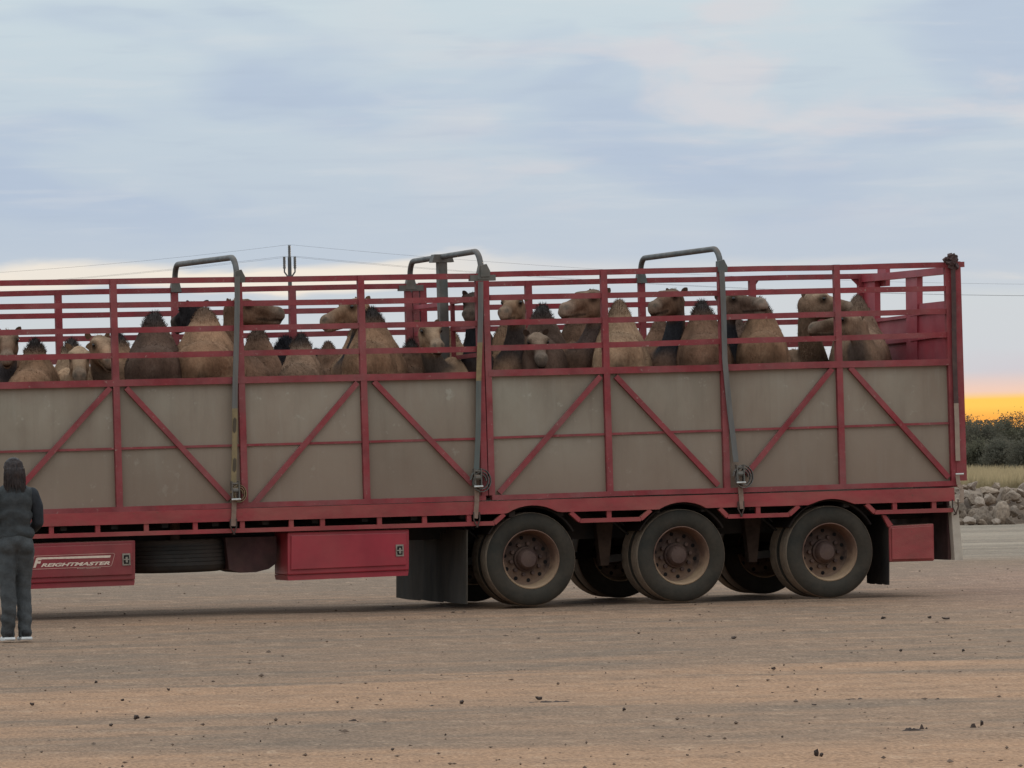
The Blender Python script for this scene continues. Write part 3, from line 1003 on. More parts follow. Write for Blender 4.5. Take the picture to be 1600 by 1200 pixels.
# ------------------------------------------------------------------ stock crates
def crate(pxL, pxR, base_px, label, posts, rails_n, rails_f, far_posts, panel_top, panel_bot, mid, braces, far_stop=None):
    cb = S(base_px, 780)
    cr_ = thing('stock_crate', (cb.x, WID / 2, z_beam_t(cb.x)), label, 'livestock crate', 'stock crates tied down on the trailer')
    xl, xr = pxL, pxR
    T = 0.052
    # near rails
    def lerp_y(pts, x):
        (x0, y0), (x1, y1) = pts
        return y0 + (y1 - y0) * (x - x0) / (x1 - x0)
    for k, pts in enumerate(rails_n):
        a, b = S(xl, lerp_y(pts, xl)), S(xr, lerp_y(pts, xr))
        MB().rail((a.x, 0.026, a.z), (b.x, 0.026, b.z), T, T).build('rail', 'rail_paint', cr_)
    top = line_z((xl, lerp_y(rails_n[0], xl)), (xr, lerp_y(rails_n[0], xr)))
    ptop = line_z((xl, lerp_y(panel_top, xl)), (xr, lerp_y(panel_top, xr)))
    pbot = line_z((xl, lerp_y(panel_bot, xl)), (xr, lerp_y(panel_bot, xr)))
    zmid = line_z((xl, lerp_y(mid, xl)), (xr, lerp_y(mid, xr)))
    a0, b0 = sx(xl, 690), sx(xr, 690)
    MB().rail((a0, 0.020, ptop(a0)), (b0, 0.020, ptop(b0)), 0.075, 0.062).build('top_rail', 'rail_paint', cr_)
    MB().rail((a0, 0.018, pbot(a0) + 0.008), (b0, 0.018, pbot(b0) + 0.008), 0.07, 0.048).build('sill_rail', 'rail_paint', cr_)
    MB().bar((a0, WID - 0.02, pbot(a0)), (b0, WID - 0.02, pbot(b0)), 0.07, 0.055).build('sill_rail', 'rail_paint', cr_)
    ps = [sx(p, 690) for p in posts]
    for s in ps:
        MB().box(s - 0.030, s + 0.030, -0.014, 0.044, pbot(s) + 0.030, top(s) + 0.024).build('post', 'rail_paint', cr_)
    # sheet panels between the posts, with the thin flat stiffener and the braces
    for s0, s1 in zip(ps[:-1], ps[1:]):
        s0, s1 = s0 + 0.032, s1 - 0.032
        nx, nz_ = 10, 6
        m = MB()
        vs, fs = [], []
        ph = rnd.uniform(0, 9)
        for i in range(nx + 1):
            for j in range(nz_ + 1):
                s = s0 + (s1 - s0) * i / nx
                z = pbot(s) + 0.028 + (ptop(s) - pbot(s) - 0.060) * j / nz_
                edge = min(i, nx - i, j, nz_ - j)
                vs.append((s, 0.030 + (0.022 * noise.noise((s * 1.5, z * 1.5, ph)) if edge else 0), z))
        for i in range(nx):
            for j in range(nz_):
                k = i * (nz_ + 1) + j
                fs.append((k, k + nz_ + 1, k + nz_ + 2, k + 1))
        m.add(vs, fs)
        o = m.build('sheet_panel', 'sheet_metal', cr_, smooth=True)
        sm = (s0 + s1) / 2
        MB().bar((s0, 0.014, zmid(s0)), (s1, 0.014, zmid(s1)), 0.012, 0.022).build('stiffener', 'rail_paint', cr_)
        m = MB()
        m.add([(s0, WID - 0.03, pbot(s0) + .03), (s1, WID - 0.03, pbot(s1) + .03), (s1, WID - 0.03, ptop(s1) - .03), (s0, WID - 0.03, ptop(s0) - .03)], [(0, 1, 2, 3)])
        m.build('sheet_panel', 'sheet_metal', cr_)
    for (x0, y0), (x1, y1) in braces:
        a, b = S(x0, y0), S(x1, y1)
        MB().bar((a.x, 0.004, a.z), (b.x, 0.004, b.z), 0.036, 0.050).build('brace', 'rail_paint', cr_)
    # far side
    D = WID - 0.026
    for k, pts in enumerate(rails_f):
        x1 = xr + 0 if not (far_stop and k == 1) else far_stop
        xa, xb = pts[0][0], pts[1][0]
        l = lambda x: lerp_y(pts, x)
        a = S(xl - 112, l(xl - 112), D)
        b = S(x1 - (112 if not (far_stop and k == 1) else 0), l(x1 - 112), D)
        if k == 0: ftop = (a, b)
        MB().rail(a, b, T, T).build('rail', 'rail_paint', cr_)
    for p in far_posts:
        s = sx(p, 480, D)
        zt = ftop[0].z + (ftop[1].z - ftop[0].z) * (s - ftop[0].x) / (ftop[1].x - ftop[0].x)
        MB().box(s - 0.032, s + 0.032, D - 0.030, D + 0.032, pbot(s) + 0.03, zt + 0.024).build('post', 'rail_paint', cr_)
    return cr_, top, pbot, ptop

RN_L = [((0, 442.5), (745, 431.5)), ((0, 480), (745, 468)), ((0, 519.5), (745, 505.5)), ((0, 559), (745, 545.5))]
RF_L = [((0, 459), (700, 446)), ((0, 495), (700, 482)), ((0, 531.5), (700, 518)), ((0, 567), (700, 553))]
crate_l, topL, pbL, ptL = crate(-430, 756, 300, 'red rail stock crate over the red toolboxes, with two grey roof hoops', (-410, -205, -12, 184, 380, 571, 755),
    RN_L, RF_L, (-300, -105, 91, 273, 457, 638, 649), ((0, 602.5), (745, 586)), ((60, 801), (745, 779.5)), ((0, 706), (745, 685.5)),
    [((172, 606), (22, 772)), ((197, 606), (358, 780)), ((558, 598), (396, 788)), ((584, 596), (738, 756)), ((-218, 616), (-392, 792)), ((-192, 616), (-30, 772))])
RN_R = [((770, 428.7), (1505, 413.2)), ((770, 465), (1482, 450.5)), ((770, 504.5), (1482, 486.5)), ((770, 543.7), (1482, 523))]
RF_R = [((770, 443.5), (1345, 431.5)), ((770, 479.5), (1345, 466)), ((770, 514), (1345, 501)), ((770, 549), (1345, 536))]
crate_r, topR, pbR, ptR = crate(766, 1496, 1130, 'red rail stock crate above the three axles, closed by the red tail gate', (766, 951, 1134, 1315, 1489),
    RN_R, RF_R, (661, 826, 1003, 1176, 1346), ((770, 583), (1485, 565.5)), ((770, 778.8), (1480, 756.5)), ((770, 684), (1482, 661)),
    [((938, 588), (780, 770)), ((962, 588), (1122, 758)), ((1300, 576), (1166, 742)), ((1328, 574), (1482, 746))], far_stop=1176)
# top rail stub beyond the corner post
a, b = S(1494, 413.5), S(1507, 413)
MB().bar((a.x, 0.026, a.z), (b.x, 0.026, b.z), 0.052, 0.052).build('rail', 'rail_paint', crate_r)
# loading gap in the far side with gussets
D = WID - 0.026
for pxs in ([(1176, 437), (1186, 437), (1177, 450), (1176, 452)], [(1346, 434), (1328, 434), (1344, 450), (1346, 452)]):
    p = [S(x, y, D) for x, y in pxs]
    MB().prism([(q.x, q.z) for q in p], D - 0.01, D + 0.01).build('gusset', 'rail_paint', crate_r)

# tail gate across the rear of the rear crate
sg = S(1500, 690).x
def gx(d, py_near, py_far):
    pass
def gate_z(px, py):
    """height on the cross plane s = sg at the depth where this column cuts it"""
    r = ray(px, py)
    q0 = TM @ Vector((sg, 0, 0))
    k = (q0 - CPOS).dot(tv) / r.dot(tv)
    q = TMI @ (CPOS + r * k)
    return q
def gate_poly(pxs, name, mat, t0=-0.02, t1=0.02):
    q = [gate_z(x, y) for x, y in pxs]
    n = len(q)
    m = MB()
    m.add([(sg + t0, a.y, a.z) for a in q] + [(sg + t1, a.y, a.z) for a in q],
          [tuple(range(n)), tuple(range(2 * n - 1, n - 1, -1))] + [((i + 1) % n, i, n + i, n + (i + 1) % n) for i in range(n)])
    return m.build(name, mat, crate_r)
gate_poly([(1351, 430), (1489, 416.5), (1489, 427.5), (1351, 441)], 'gate_header', 'gate_paint', -0.05, 0.03)
gate_poly([(1352, 441), (1371, 439), (1373, 600), (1353, 600)], 'gate_post', 'gate_paint', -0.03, 0.03)
gate_poly([(1419, 432), (1437, 430), (1437, 600), (1421, 600)], 'gate_post', 'gate_paint', -0.028, 0.032)
gate_poly([(1372, 499), (1421, 492), (1423, 780), (1374, 780)], 'gate_sheet', 'gate_paint', -0.005, 0.012)
gate_poly([(1425, 476), (1489, 469), (1499, 760), (1428, 768)], 'gate_sheet', 'gate_paint', -0.012, 0.010)
gate_poly([(1426, 487), (1490, 480), (1490, 486), (1426, 494)], 'gate_bar', 'gate_paint', -0.035, -0.013)
gate_poly([(1427, 527), (1491, 518), (1491, 524), (1427, 533)], 'gate_bar', 'gate_paint', -0.035, -0.013)
gate_poly([(1373, 534), (1422, 529), (1422, 534), (1373, 540)], 'gate_bar', 'gate_paint', -0.03, -0.006)
gate_poly([(1373, 498), (1421, 492), (1421, 497), (1373, 503)], 'gate_bar', 'gate_paint', -0.03, -0.006)
gate_poly([(1366, 420), (1379, 420), (1379, 447), (1366, 448)], 'gate_roller', 'gate_paint', 0.034, 0.08)
# round-backed corner post
a = S(1491, 412)
MB().box(sg - 0.052, sg + 0.052, -0.022, 0.06, pbR(sg) + 0.03, topR(sg) + 0.03).build('corner_post', 'rail_paint', crate_r)

# grey roof hoops
def hoop(par, near, far, r=0.028, rise_n=0.0, collar=True):
    """near / far: pixel lists of the pipe from the near foot to the near bend, and of the far bend to the far foot"""
    d0, d1 = 0.02, WID - 0.03
    pn, tn = S(*near[0], d0), S(*near[1], d0 + 0.18)
    pf, tf = S(*far[0], d1), S(*far[1], d1 - 0.16)
    s0 = pn.x
    zt_n, zt_f = tn.z, tf.z
    pts = [(s0, d0, pn.z - 0.10), (s0, d0, pn.z + 0.03)]
    # near bend
    cz_, rad = zt_n - 0.19, 0.19
    for k in range(9):
        a = math.pi * 0.5 * k / 8
        pts.append((s0, d0 + 0.02 + rad * (1 - math.cos(a)), cz_ + rad * math.sin(a)))
    rad2, cz2 = 0.15, zt_f - 0.15
    for k in range(9):
        a = math.pi * 0.5 * (1 - k / 8)
        pts.append((s0, d1 - rad2 * (1 - math.cos(a)), cz2 + rad2 * math.sin(a)))
    pts.append((s0, d1, pf.z - 0.05))
    m = MB()
    m.tube(pts, r, 12)
    o = m.build('roof_hoop', 'galvanised', par, smooth=True)
    return o, s0
off_l, off_r = BASE[crate_l.name], BASE[crate_r.name]
h1, s1 = hoop(crate_l, ((371, 435), (358, 402.5)), ((272, 450), (284, 413)))
h2, s2 = hoop(crate_l, ((753, 431), (741, 393)), ((641, 449), (653, 408)))
h3, s3 = hoop(crate_r, ((1127, 416), (1111, 389)), ((1001, 436), (1014, 403)))
def collar(par, s, d, z, w=0.05, flange=0.0, off=None):
    m = MB()
    zt = z
    m.add([(s - w, d - 0.04, zt - 0.04), (s + w, d - 0.04, zt - 0.04), (s + w, d + 0.04, zt - 0.04), (s - w, d + 0.04, zt - 0.04),
           (s - 0.03, d - 0.032, zt + 0.09), (s + 0.03, d - 0.032, zt + 0.09), (s + 0.03, d + 0.032, zt + 0.09), (s - 0.03, d + 0.032, zt + 0.09)],
          [(3, 2, 1, 0), (4, 5, 6, 7), (0, 1, 5, 4), (1, 2, 6, 5), (2, 3, 7, 6), (3, 0, 4, 7)])
    if flange:
        m.box(s - flange, s + flange, d - 0.035, d + 0.030, zt - 0.055, zt + 0.0)
    return m.build('hoop_socket', 'dirty_steel', par)
Dn, Df = 0.02, WID - 0.03
collar(crate_l, s1, Df, S(272, 450, Df).z, 0.055)
collar(crate_l, s2, Dn, topL(s2) + 0.01, 0.06, 0.125)
collar(crate_l, s2, Df, S(641, 449, Df).z + 0.02, 0.06, 0.125)
collar(crate_r, s3, Df, S(1001, 436, Df).z, 0.055)
# pivot knobs where the near hoops are pinned
def knob(par, px, py, s):
    m = MB()
    c = S(px, py, -0.02)
    m.add([(c.x - .04, -0.03, c.z - .05), (c.x + .05, -0.03, c.z - .05), (c.x + .055, -0.03, c.z), (c.x + .02, -0.03, c.z + .07), (c.x - .035, -0.03, c.z + .055),
           (c.x - .04, 0.055, c.z - .05), (c.x + .05, 0.055, c.z - .05), (c.x + .055, 0.055, c.z), (c.x + .02, 0.055, c.z + .07), (c.x - .035, 0.055, c.z + .055)],
          [(0, 1, 2, 3, 4), (9, 8, 7, 6, 5)] + [(i, 5 + i, 5 + (i + 1) % 5, (i + 1) % 5) for i in range(5)])
    return m.build('hoop_clamp', 'dirty_steel', par)
knob(crate_l, 374, 433, s1)
knob(crate_l, 757, 424, s2)
knob(crate_r, 1128, 417, s3)
# hanging slide post and half gates in the partition under the middle hoop
sp_ = s2
def part_bar(d0, z0, d1, z1, w, h, name, mat, ds=0.0):
    MB().bar((sp_ + ds, d0, z0), (sp_ + ds, d1, z1), w, h, side=(1, 0, 0)).build(name, mat, crate_l)
dm = 1.36
zp = S(690, 402, dm).z
m = MB()
m.box(sp_ - 0.042, sp_ + 0.042, dm - 0.05, dm + 0.05, pbL(sp_) + 0.03, zp + 0.0)
m.build('slide_post', 'dirty_steel', crate_l)
m = MB()
m.prism([(sp_ - 0.11, zp - 0.05), (sp_ + 0.11, zp - 0.05), (sp_ + 0.085, zp + 0.028), (sp_ - 0.085, zp + 0.028)], dm - 0.06, dm + 0.06)
m.build('slide_bracket', 'dirty_steel', crate_l)
for py in (473, 515, 560):
    z = S(690, py, dm).z
    part_bar(0.08, z + 0.02, dm - 0.06, z, 0.035, 0.04, 'partition_rail', 'rail_paint', 0.07)
    part_bar(dm + 0.06, z - 0.01, WID - 0.08, z - 0.02, 0.035, 0.04, 'partition_rail', 'gate_paint', 0.03)
for dd in (dm - 0.1, dm + 0.22):
    z = S(690, 473, dm).z
    MB().box(sp_ + 0.05, sp_ + 0.085, dd - 0.02, dd + 0.02, pbL(sp_) + 0.03, z + 0.03).build('partition_post', 'rail_paint', crate_l)

# ------------------------------------------------------------------ ratchet straps
def strap(px_list, w, mats, label, ratchet_px, hook_px, tail, handle=True, coil=True, depth=-0.045, big=1.0):
    """px_list: pixels down the webbing; mats: material of each stretch"""
    b = S(*px_list[-1], depth)
    st = thing('ratchet_strap', (b.x, depth, b.z), label, 'ratchet strap', 'ratchet straps holding the crates down')
    pts = [S(x, y, depth) for x, y in px_list]
    for i in range(len(pts) - 1):
        m = MB()
        a, c = pts[i], pts[i + 1]
        n = 5
        for k in range(n):
            u0, u1 = a.lerp(c, k / n), a.lerp(c, (k + 1) / n)
            j0, j1 = [0.003 * math.sin(5 * u.z) for u in (u0, u1)]
            m.add([(u0.x - w / 2 + j0, depth, u0.z), (u0.x + w / 2 + j0, depth - 0.002, u0.z), (u1.x + w / 2 + j1, depth - 0.002, u1.z), (u1.x - w / 2 + j1, depth, u1.z),
                   (u0.x - w / 2 + j0, depth + 0.006, u0.z), (u0.x + w / 2 + j0, depth + 0.006, u0.z), (u1.x + w / 2 + j1, depth + 0.006, u1.z), (u1.x - w / 2 + j1, depth + 0.006, u1.z)],
                  [(0, 1, 2, 3), (7, 6, 5, 4), (0, 3, 7, 4), (1, 5, 6, 2)])
        m.build('webbing', mats[i], st)
    c = S(*ratchet_px, depth)
    if handle:
        m = MB()
        for sd in (-1, 1):
            m.box(c.x + sd * (w / 2 + 0.008) - 0.005, c.x + sd * (w / 2 + 0.008) + 0.005, depth - 0.05, depth + 0.01, c.z - 0.075, c.z + 0.085)
        m.tube([(c.x - w / 2, depth - 0.025, c.z), (c.x + w / 2, depth - 0.025, c.z)], 0.026, 10)
        m.tube([(c.x - w / 2 - 0.01, depth - 0.03, c.z + 0.06), (c.x + w / 2 + 0.01, depth - 0.03, c.z + 0.06)], 0.012, 8)
        m.build('ratchet', 'dirty_steel', st)
    m = MB()
    m.tube([(c.x - w / 2 - 0.018, depth - 0.05, c.z - 0.085), (c.x + w / 2 + 0.018, depth - 0.05, c.z - 0.085)], 0.010, 8)
    m.build('ratchet_bar', 'bright_steel', st)
    if coil:
        m = MB()
        r0 = 0.035
        pl = []
        for k in range(40):
            a = 0.4 * k
            r = (r0 + 0.0011 * k) * big
            pl.append((c.x + 0.035 + r * math.cos(a), depth - 0.02, c.z - 0.035 + r * math.sin(a) * 1.15))
        for p, q in zip(pl[:-1], pl[1:]):
            m.bar(p, q, w * 0.8, 0.005)
        m.build('coiled_webbing', mats[-1], st)
    t = [S(x, y, depth) for x, y in tail]
    m = MB()
    for p, q in zip(t[:-1], t[1:]):
        m.bar(p, q, 0.006, w * 0.9)
    m.build('webbing', 'strap_tail' if label.find('beige') < 0 else 'strap_beige', st)
    h = S(*hook_px, depth)
    m = MB()
    m.tube([(h.x - 0.028, depth, h.z + 0.09), (h.x - 0.03, depth, h.z + 0.02), (h.x - 0.012, depth, h.z - 0.02), (h.x + 0.004, depth, h.z - 0.05)], 0.007, 8)
    m.tube([(h.x + 0.028, depth, h.z + 0.09), (h.x + 0.03, depth, h.z + 0.02), (h.x + 0.014, depth, h.z - 0.02), (h.x + 0.006, depth, h.z - 0.05), (h.x + 0.0, depth + 0.04, h.z - 0.055)], 0.007, 8)
    m.build('hook', 'hook_steel', st, smooth=True)
    return st
st1 = strap([(371, 432), (369, 560), (367, 638), (367, 655), (366, 705), (365, 755)], 0.050, ['strap_grey', 'strap_grey', 'strap_yellow', 'strap_yellow', 'strap_yellow'],
      'grey strap with a long yellow section, running down from the leftmost roof hoop', (366.5, 766), (365, 826), [(366, 778), (365.5, 798), (364.5, 822)])
for y0, y1 in ((652, 677), (715, 738)):
    a, b = S(366.8, y0, -0.05), S(366.3, y1, -0.05)
    m = MB()
    m.add([(a.x - 0.016, -0.0485, a.z - 0.02), (a.x, -0.0485, a.z), (a.x + 0.016, -0.0485, a.z - 0.02), (b.x + 0.016, -0.0485, b.z + 0.02), (b.x, -0.0485, b.z), (b.x - 0.016, -0.0485, b.z + 0.02)], [(0, 1, 2, 3, 4, 5)])
    m.build('stitched_label', 'stamp_black', st1)
strap([(751, 440), (750, 535), (748.5, 595), (747, 670), (744, 740)], 0.050, ['strap_grey', 'strap_yellow', 'strap_green', 'strap_green'],
      'grey-green strap with a short yellow section, beside the double post between the crates', (745, 746), (745, 815), [(745, 758), (745, 785), (743, 810)], big=1.35)
strap([(1128, 422), (1133, 560), (1141, 650), (1150, 722)], 0.052, ['strap_grey', 'strap_grey', 'strap_grey'],
      'plain grey strap slanting down from the hoop of the rear crate', (1155, 740), (1158, 798), [(1156, 752), (1158, 775), (1159.5, 795)], big=1.35)
st4 = strap([(1489, 412), (1491, 520), (1494, 630), (1494.5, 648), (1496, 700), (1497, 720)], 0.046, ['strap_dark', 'strap_dark', 'strap_beige', 'strap_beige', 'strap_beige'],
      'dark strap turning beige down the rear corner post, bunched up at its top', (1496, 727), (1493, 795), [(1496, 743), (1498, 757), (1503, 764), (1503, 785)], handle=False, coil=False)
m = MB()
for k in range(16):
    a = rnd.uniform(0, 6.28)
    c = S(1490 + rnd.uniform(-6, 5), 411 + rnd.uniform(-5, 10), -0.05)
    l = Vector((rnd.uniform(-0.05, 0.05), rnd.uniform(-0.02, 0.02), rnd.uniform(0.02, 0.07)))
    m.bar((c.x, rnd.uniform(-0.09, 0.02), c.z), (c.x + l.x, rnd.uniform(-0.09, 0.02), c.z + l.z), 0.03, 0.045)
m.build('knotted_end', 'strap_dark', st4)

# ------------------------------------------------------------------ camels
def remesh_union(spheres, voxel, name):
    """spheres: list of 4x4 matrices applied to a unit ball; returns verts, faces of their smooth union"""
    bm = bmesh.new()
    for mtx in spheres:
        bmesh.ops.create_icosphere(bm, subdivisions=2, radius=1.0, matrix=mtx)
    me = bpy.data.meshes.new(name)
    bm.to_mesh(me)
    bm.free()
    o = bpy.data.objects.new(name, me)
    COL.objects.link(o)
    md = o.modifiers.new('union', 'REMESH')
    md.mode = 'VOXEL'
    md.voxel_size = voxel
    dg = bpy.context.evaluated_depsgraph_get()
    out = bpy.data.meshes.new_from_object(o.evaluated_get(dg))
    bpy.data.objects.remove(o)
    bpy.data.meshes.remove(me)
    return out

def smooth_mesh(me, weight, iters):
    n = len(me.vertices)
    co = np.empty(n * 3)
    me.vertices.foreach_get('co', co)
    co = co.reshape(n, 3)
    ed = np.empty(len(me.edges) * 2, dtype=np.int32)
    me.edges.foreach_get('vertices', ed)
    ed = ed.reshape(-1, 2)
    deg = np.bincount(ed.ravel(), minlength=n).astype(float)[:, None]
    deg[deg == 0] = 1
    w = weight(co)[:, None]
    for _ in range(iters):
        acc = np.zeros_like(co)
        for k in range(3):
            acc[:, k] = np.bincount(ed[:, 0], co[ed[:, 1], k], n) + np.bincount(ed[:, 1], co[ed[:, 0], k], n)
        co = co + (acc / deg - co) * w
    me.vertices.foreach_set('co', co.ravel())
    me.update()
    for p in me.polygons:
        p.use_smooth = True
    return co

def ell(c, r, rot=None):
    m = Matrix.Translation(c)
    if rot is not None:
        m = m @ rot
    return m @ Matrix.Diagonal((r[0], r[1], r[2], 1))

def chain(pts, radii, flat=None):
    out = []
    for (p, q), (a, b) in zip(zip(pts[:-1], pts[1:]), zip(radii[:-1], radii[1:])):
        p, q = Vector(p), Vector(q)
        n = max(2, int((q - p).length / (0.45 * min(a, b))) + 1)
        for k in range(n + 1):
            t = k / n
            r = a + (b - a) * t
            out.append(ell(p.lerp(q, t), (r, r, r)))
    return out

def bez(P, n):
    P = [Vector(p) for p in P]
    return [P[0] * (1 - t) ** 3 + P[1] * 3 * t * (1 - t) ** 2 + P[2] * 3 * t * t * (1 - t) + P[3] * t ** 3 for t in [i / (n - 1) for i in range(n)]]

FUR = {
    'tan': (0.258, 0.145, 0.084), 'pale': (0.335, 0.208, 0.125), 'brown': (0.168, 0.092, 0.057), 'grey': (0.200, 0.122, 0.078),
    'dark': (0.074, 0.045, 0.033), 'black': (0.024, 0.019, 0.019), 'umber': (0.105, 0.063, 0.044),
}
TUFT = (0.050, 0.040, 0.036)
HZ = 1.80            # hump height of the model camel
camel_n = 0

def head_prims(H, k):
    def e(c, r): return H @ ell([c[0] * k, c[1] * k * 1.12, c[2] * k * 1.10], [r[0] * k, r[1] * k * 1.12, r[2] * k * 1.10])
    L = [e((0.03, 0, 0.01), (0.115, 0.088, 0.095)), e((-0.03, 0, -0.02), (0.10, 0.085, 0.10)),
         e((0.10, 0.055, 0.050), (0.070, 0.044, 0.045)), e((0.10, -0.055, 0.050), (0.070, 0.044, 0.045)),
         e((0.125, 0.070, 0.072), (0.050, 0.030, 0.022)), e((0.125, -0.070, 0.072), (0.050, 0.030, 0.022)),
         e((0.11, 0, 0.03), (0.09, 0.075, 0.06))]
    for t in range(7):
        u = t / 6
        L.append(e((0.12 + 0.24 * u, 0, 0.022 - 0.045 * u), (0.075, 0.070 - 0.018 * u, 0.062 - 0.012 * u)))
    L += [e((0.385, 0, -0.028), (0.075, 0.058, 0.056)), e((0.375, 0.032, -0.032), (0.06, 0.034, 0.044)), e((0.375, -0.032, -0.032), (0.06, 0.034, 0.044)),
          e((0.43, 0.018, -0.058), (0.034, 0.030, 0.040)), e((0.43, -0.018, -0.058), (0.034, 0.030, 0.040))]
    for sd in (-1, 1):
        L.append(e((0.09, 0.042 * sd, -0.045), (0.11, 0.046, 0.080)))
    for t in range(8):
        u = t / 7
        L.append(e((0.08 + 0.29 * u, 0, -0.085 - 0.025 * u), (0.06, 0.062 - 0.026 * u, 0.048 - 0.016 * u)))
    L.append(e((0.395, 0, -0.118), (0.038, 0.034, 0.024)))
    return L

def camel(hump_px, d, yaw, head_px, hd, hyaw, hpitch, fur, label, neck='tan', dark_neck=0.0, tuft=1.0, hroll=0.0, hscale=1.0, low=False, sc=None, wide=1.0, pale_muzzle=0.3):
    """hump_px: pixel of the hump's tip, d: its depth in the crate; yaw: way the animal faces (0 = to the rear of the trailer, 90 = away)"""
    global camel_n
    camel_n += 1
    rr = random.Random(camel_n * 31)
    tip = S(*hump_px, d)
    zf = z_beam_t(tip.x) + 0.004
    k = (tip.z - zf) / HZ if sc is None else sc
    if abs(math.sin(R(yaw))) > 0.3:      # they stand turned a little towards the camera's side of the crate
        yaw -= 17
    ya = R(yaw)
    cam_m = Matrix.Translation((tip.x, d, zf)) @ Matrix.Rotation(ya, 4, 'Z') @ Matrix.Translation((0.10 * k, 0, 0))
    inv = cam_m.inverted()
    wk = k * wide
    P = []
    def e(c, r, rot=None): P.append(ell((c[0] * k, c[1] * wk, c[2] * k), (r[0] * k, r[1] * wk, r[2] * k), rot))
    e((-0.46, 0, 1.24), (0.27, 0.250, 0.245))
    e((-0.60, 0, 1.20), (0.14, 0.13, 0.16))
    e((-0.05, 0, 1.18), (0.52, 0.300, 0.28))
    e((0.10, 0, 1.12), (0.42, 0.280, 0.27))
    e((0.36, 0, 1.16), (0.26, 0.215, 0.28))
    e((0.40, 0, 1.34), (0.18, 0.13, 0.15))
    e((-0.10, 0, 1.33), (0.44, 0.250, 0.22))
    for t in range(7):
        u = t / 6
        w = (1 - u) ** 0.95
        e((-0.10 + rr.uniform(-.01, .01), rr.uniform(-.008, .008), 1.38 + 0.325 * u), (0.085 + 0.27 * w, 0.066 + 0.165 * w, 0.090 + 0.07 * w))
    # thighs, shoulders, legs
    for sd in (-1, 1):
        e((-0.47, 0.145 * sd, 1.02), (0.20, 0.115, 0.30))
        e((0.36, 0.125 * sd, 1.02), (0.15, 0.085, 0.24))
        P.extend(chain([(0.36 * k, 0.125 * sd * wk, 0.86 * k), (0.38 * k, 0.12 * sd * wk, 0.52 * k), (0.37 * k, 0.12 * sd * wk, 0.10 * k), (0.40 * k, 0.12 * sd * wk, 0.05 * k)], [0.085 * k, 0.060 * k, 0.045 * k, 0.055 * k]))
        P.extend(chain([(-0.46 * k, 0.125 * sd * wk, 0.82 * k), (-0.56 * k, 0.12 * sd * wk, 0.55 * k), (-0.52 * k, 0.12 * sd * wk, 0.10 * k), (-0.48 * k, 0.12 * sd * wk, 0.05 * k)], [0.10 * k, 0.060 * k, 0.045 * k, 0.055 * k]))
    P.extend(chain([(-0.72 * k, 0, 1.24 * k), (-0.80 * k, 0, 1.05 * k), (-0.79 * k, 0, 0.80 * k)], [0.045 * k, 0.025 * k, 0.022 * k]))
    # neck and head
    if head_px is None:
        poll = Vector((1.02 * k, rr.uniform(-0.06, 0.06), 1.02 * k))
        hy, hp = yaw + rr.uniform(-8, 8), 20
        hs = k * 0.92
    else:
        hs = hscale * 1.03
        c = S(*head_px, hd)                # centre of the head
        hy, hp = hyaw - 17, hpitch * 0.55 - 2
        HR = Matrix.Rotation(R(hy), 3, 'Z') @ Matrix.Rotation(R(hp), 3, 'Y')
        poll = inv @ (c - HR @ Vector((0.19 * hs, 0, -0.02)))
    HR = Matrix.Rotation(R(hy - yaw), 4, 'Z') @ Matrix.Rotation(R(hp), 4, 'Y') @ Matrix.Rotation(R(hroll), 4, 'X')
    H = Matrix.Translation(poll) @ HR
    n0 = Vector((0.46 * k, 0, 1.20 * k))
    hdir = (HR @ Vector((1, 0, 0, 0))).to_3d()
    nend = poll + (HR @ Vector((-0.02, 0, -0.03, 0))).to_3d()
    if head_px is None:
        c1, c2 = n0 + Vector((0.25 * k, 0, -0.05 * k)), nend + Vector((-0.2, 0, 0.0))
    else:
        dz = nend.z - n0.z
        c1 = n0 + Vector((0.34 * k, 0, -0.10 * k)) * (1.0 if dz > 0.1 else 0.6)
        hor = Vector((nend.x - n0.x, nend.y - n0.y, 0))
        c2 = nend - Vector((hdir.x, hdir.y, 0)) * 0.08 + Vector((0, 0, -0.32 if dz > 0.15 else -0.08)) + hor * 0.02
    npts = bez([n0, c1, c2, nend], 22)
    npts_np = np.array([p[:] for p in npts])
    for i, p in enumerate(npts):
        u = i / 21
        r = (0.165 * (1 - u) ** 1.3 + 0.082 + 0.01 * u) * k * 1.05
        P.append(ell(p, (r, r * 0.9, r)))
    P += head_prims(H, hs)
    me = remesh_union(P, 0.0205, 'body')
    Hi = H.inverted()
    Hn = np.array(Hi)
    def to_head(co):
        return co @ Hn[:3, :3].T + Hn[:3, 3]
    def wgt(co):
        q = to_head(co) / hs
        return np.where((q[:, 0] > -0.02) & (q[:, 0] < 0.5) & (np.abs(q[:, 1]) < 0.14) & (np.abs(q[:, 2]) < 0.2), 0.22, 0.55)
    co = smooth_mesh(me, wgt, 9)
    n = len(co)
    nor = np.empty(n * 3)
    me.vertices.foreach_get('normal', nor)
    nor = nor.reshape(n, 3)
    # coat colours: markings, plus shade painted into creases and openings
    base = np.array(FUR[fur])
    C = np.tile(base, (n, 1))
    def blend(f, c):
        f = np.clip(f, 0, 1)[:, None]
        C[:] = C * (1 - f) + np.array(c) * f
    tipl = np.array((-0.10 * k, 0, 1.75 * k))
    dt = np.linalg.norm((co - tipl) * np.array((0.7, 1.1, 1.0)), axis=1)
    if tuft:
        blend((0.23 * k - dt) / (0.16 * k) * tuft, TUFT if fur != 'black' else (0.02, 0.018, 0.02))
    hq = to_head(co) / hs
    inhead = (hq[:, 0] > -0.06) & (hq[:, 0] < 0.5) & (np.abs(hq[:, 1]) < 0.15) & (hq[:, 2] > -0.19) & (hq[:, 2] < 0.16)
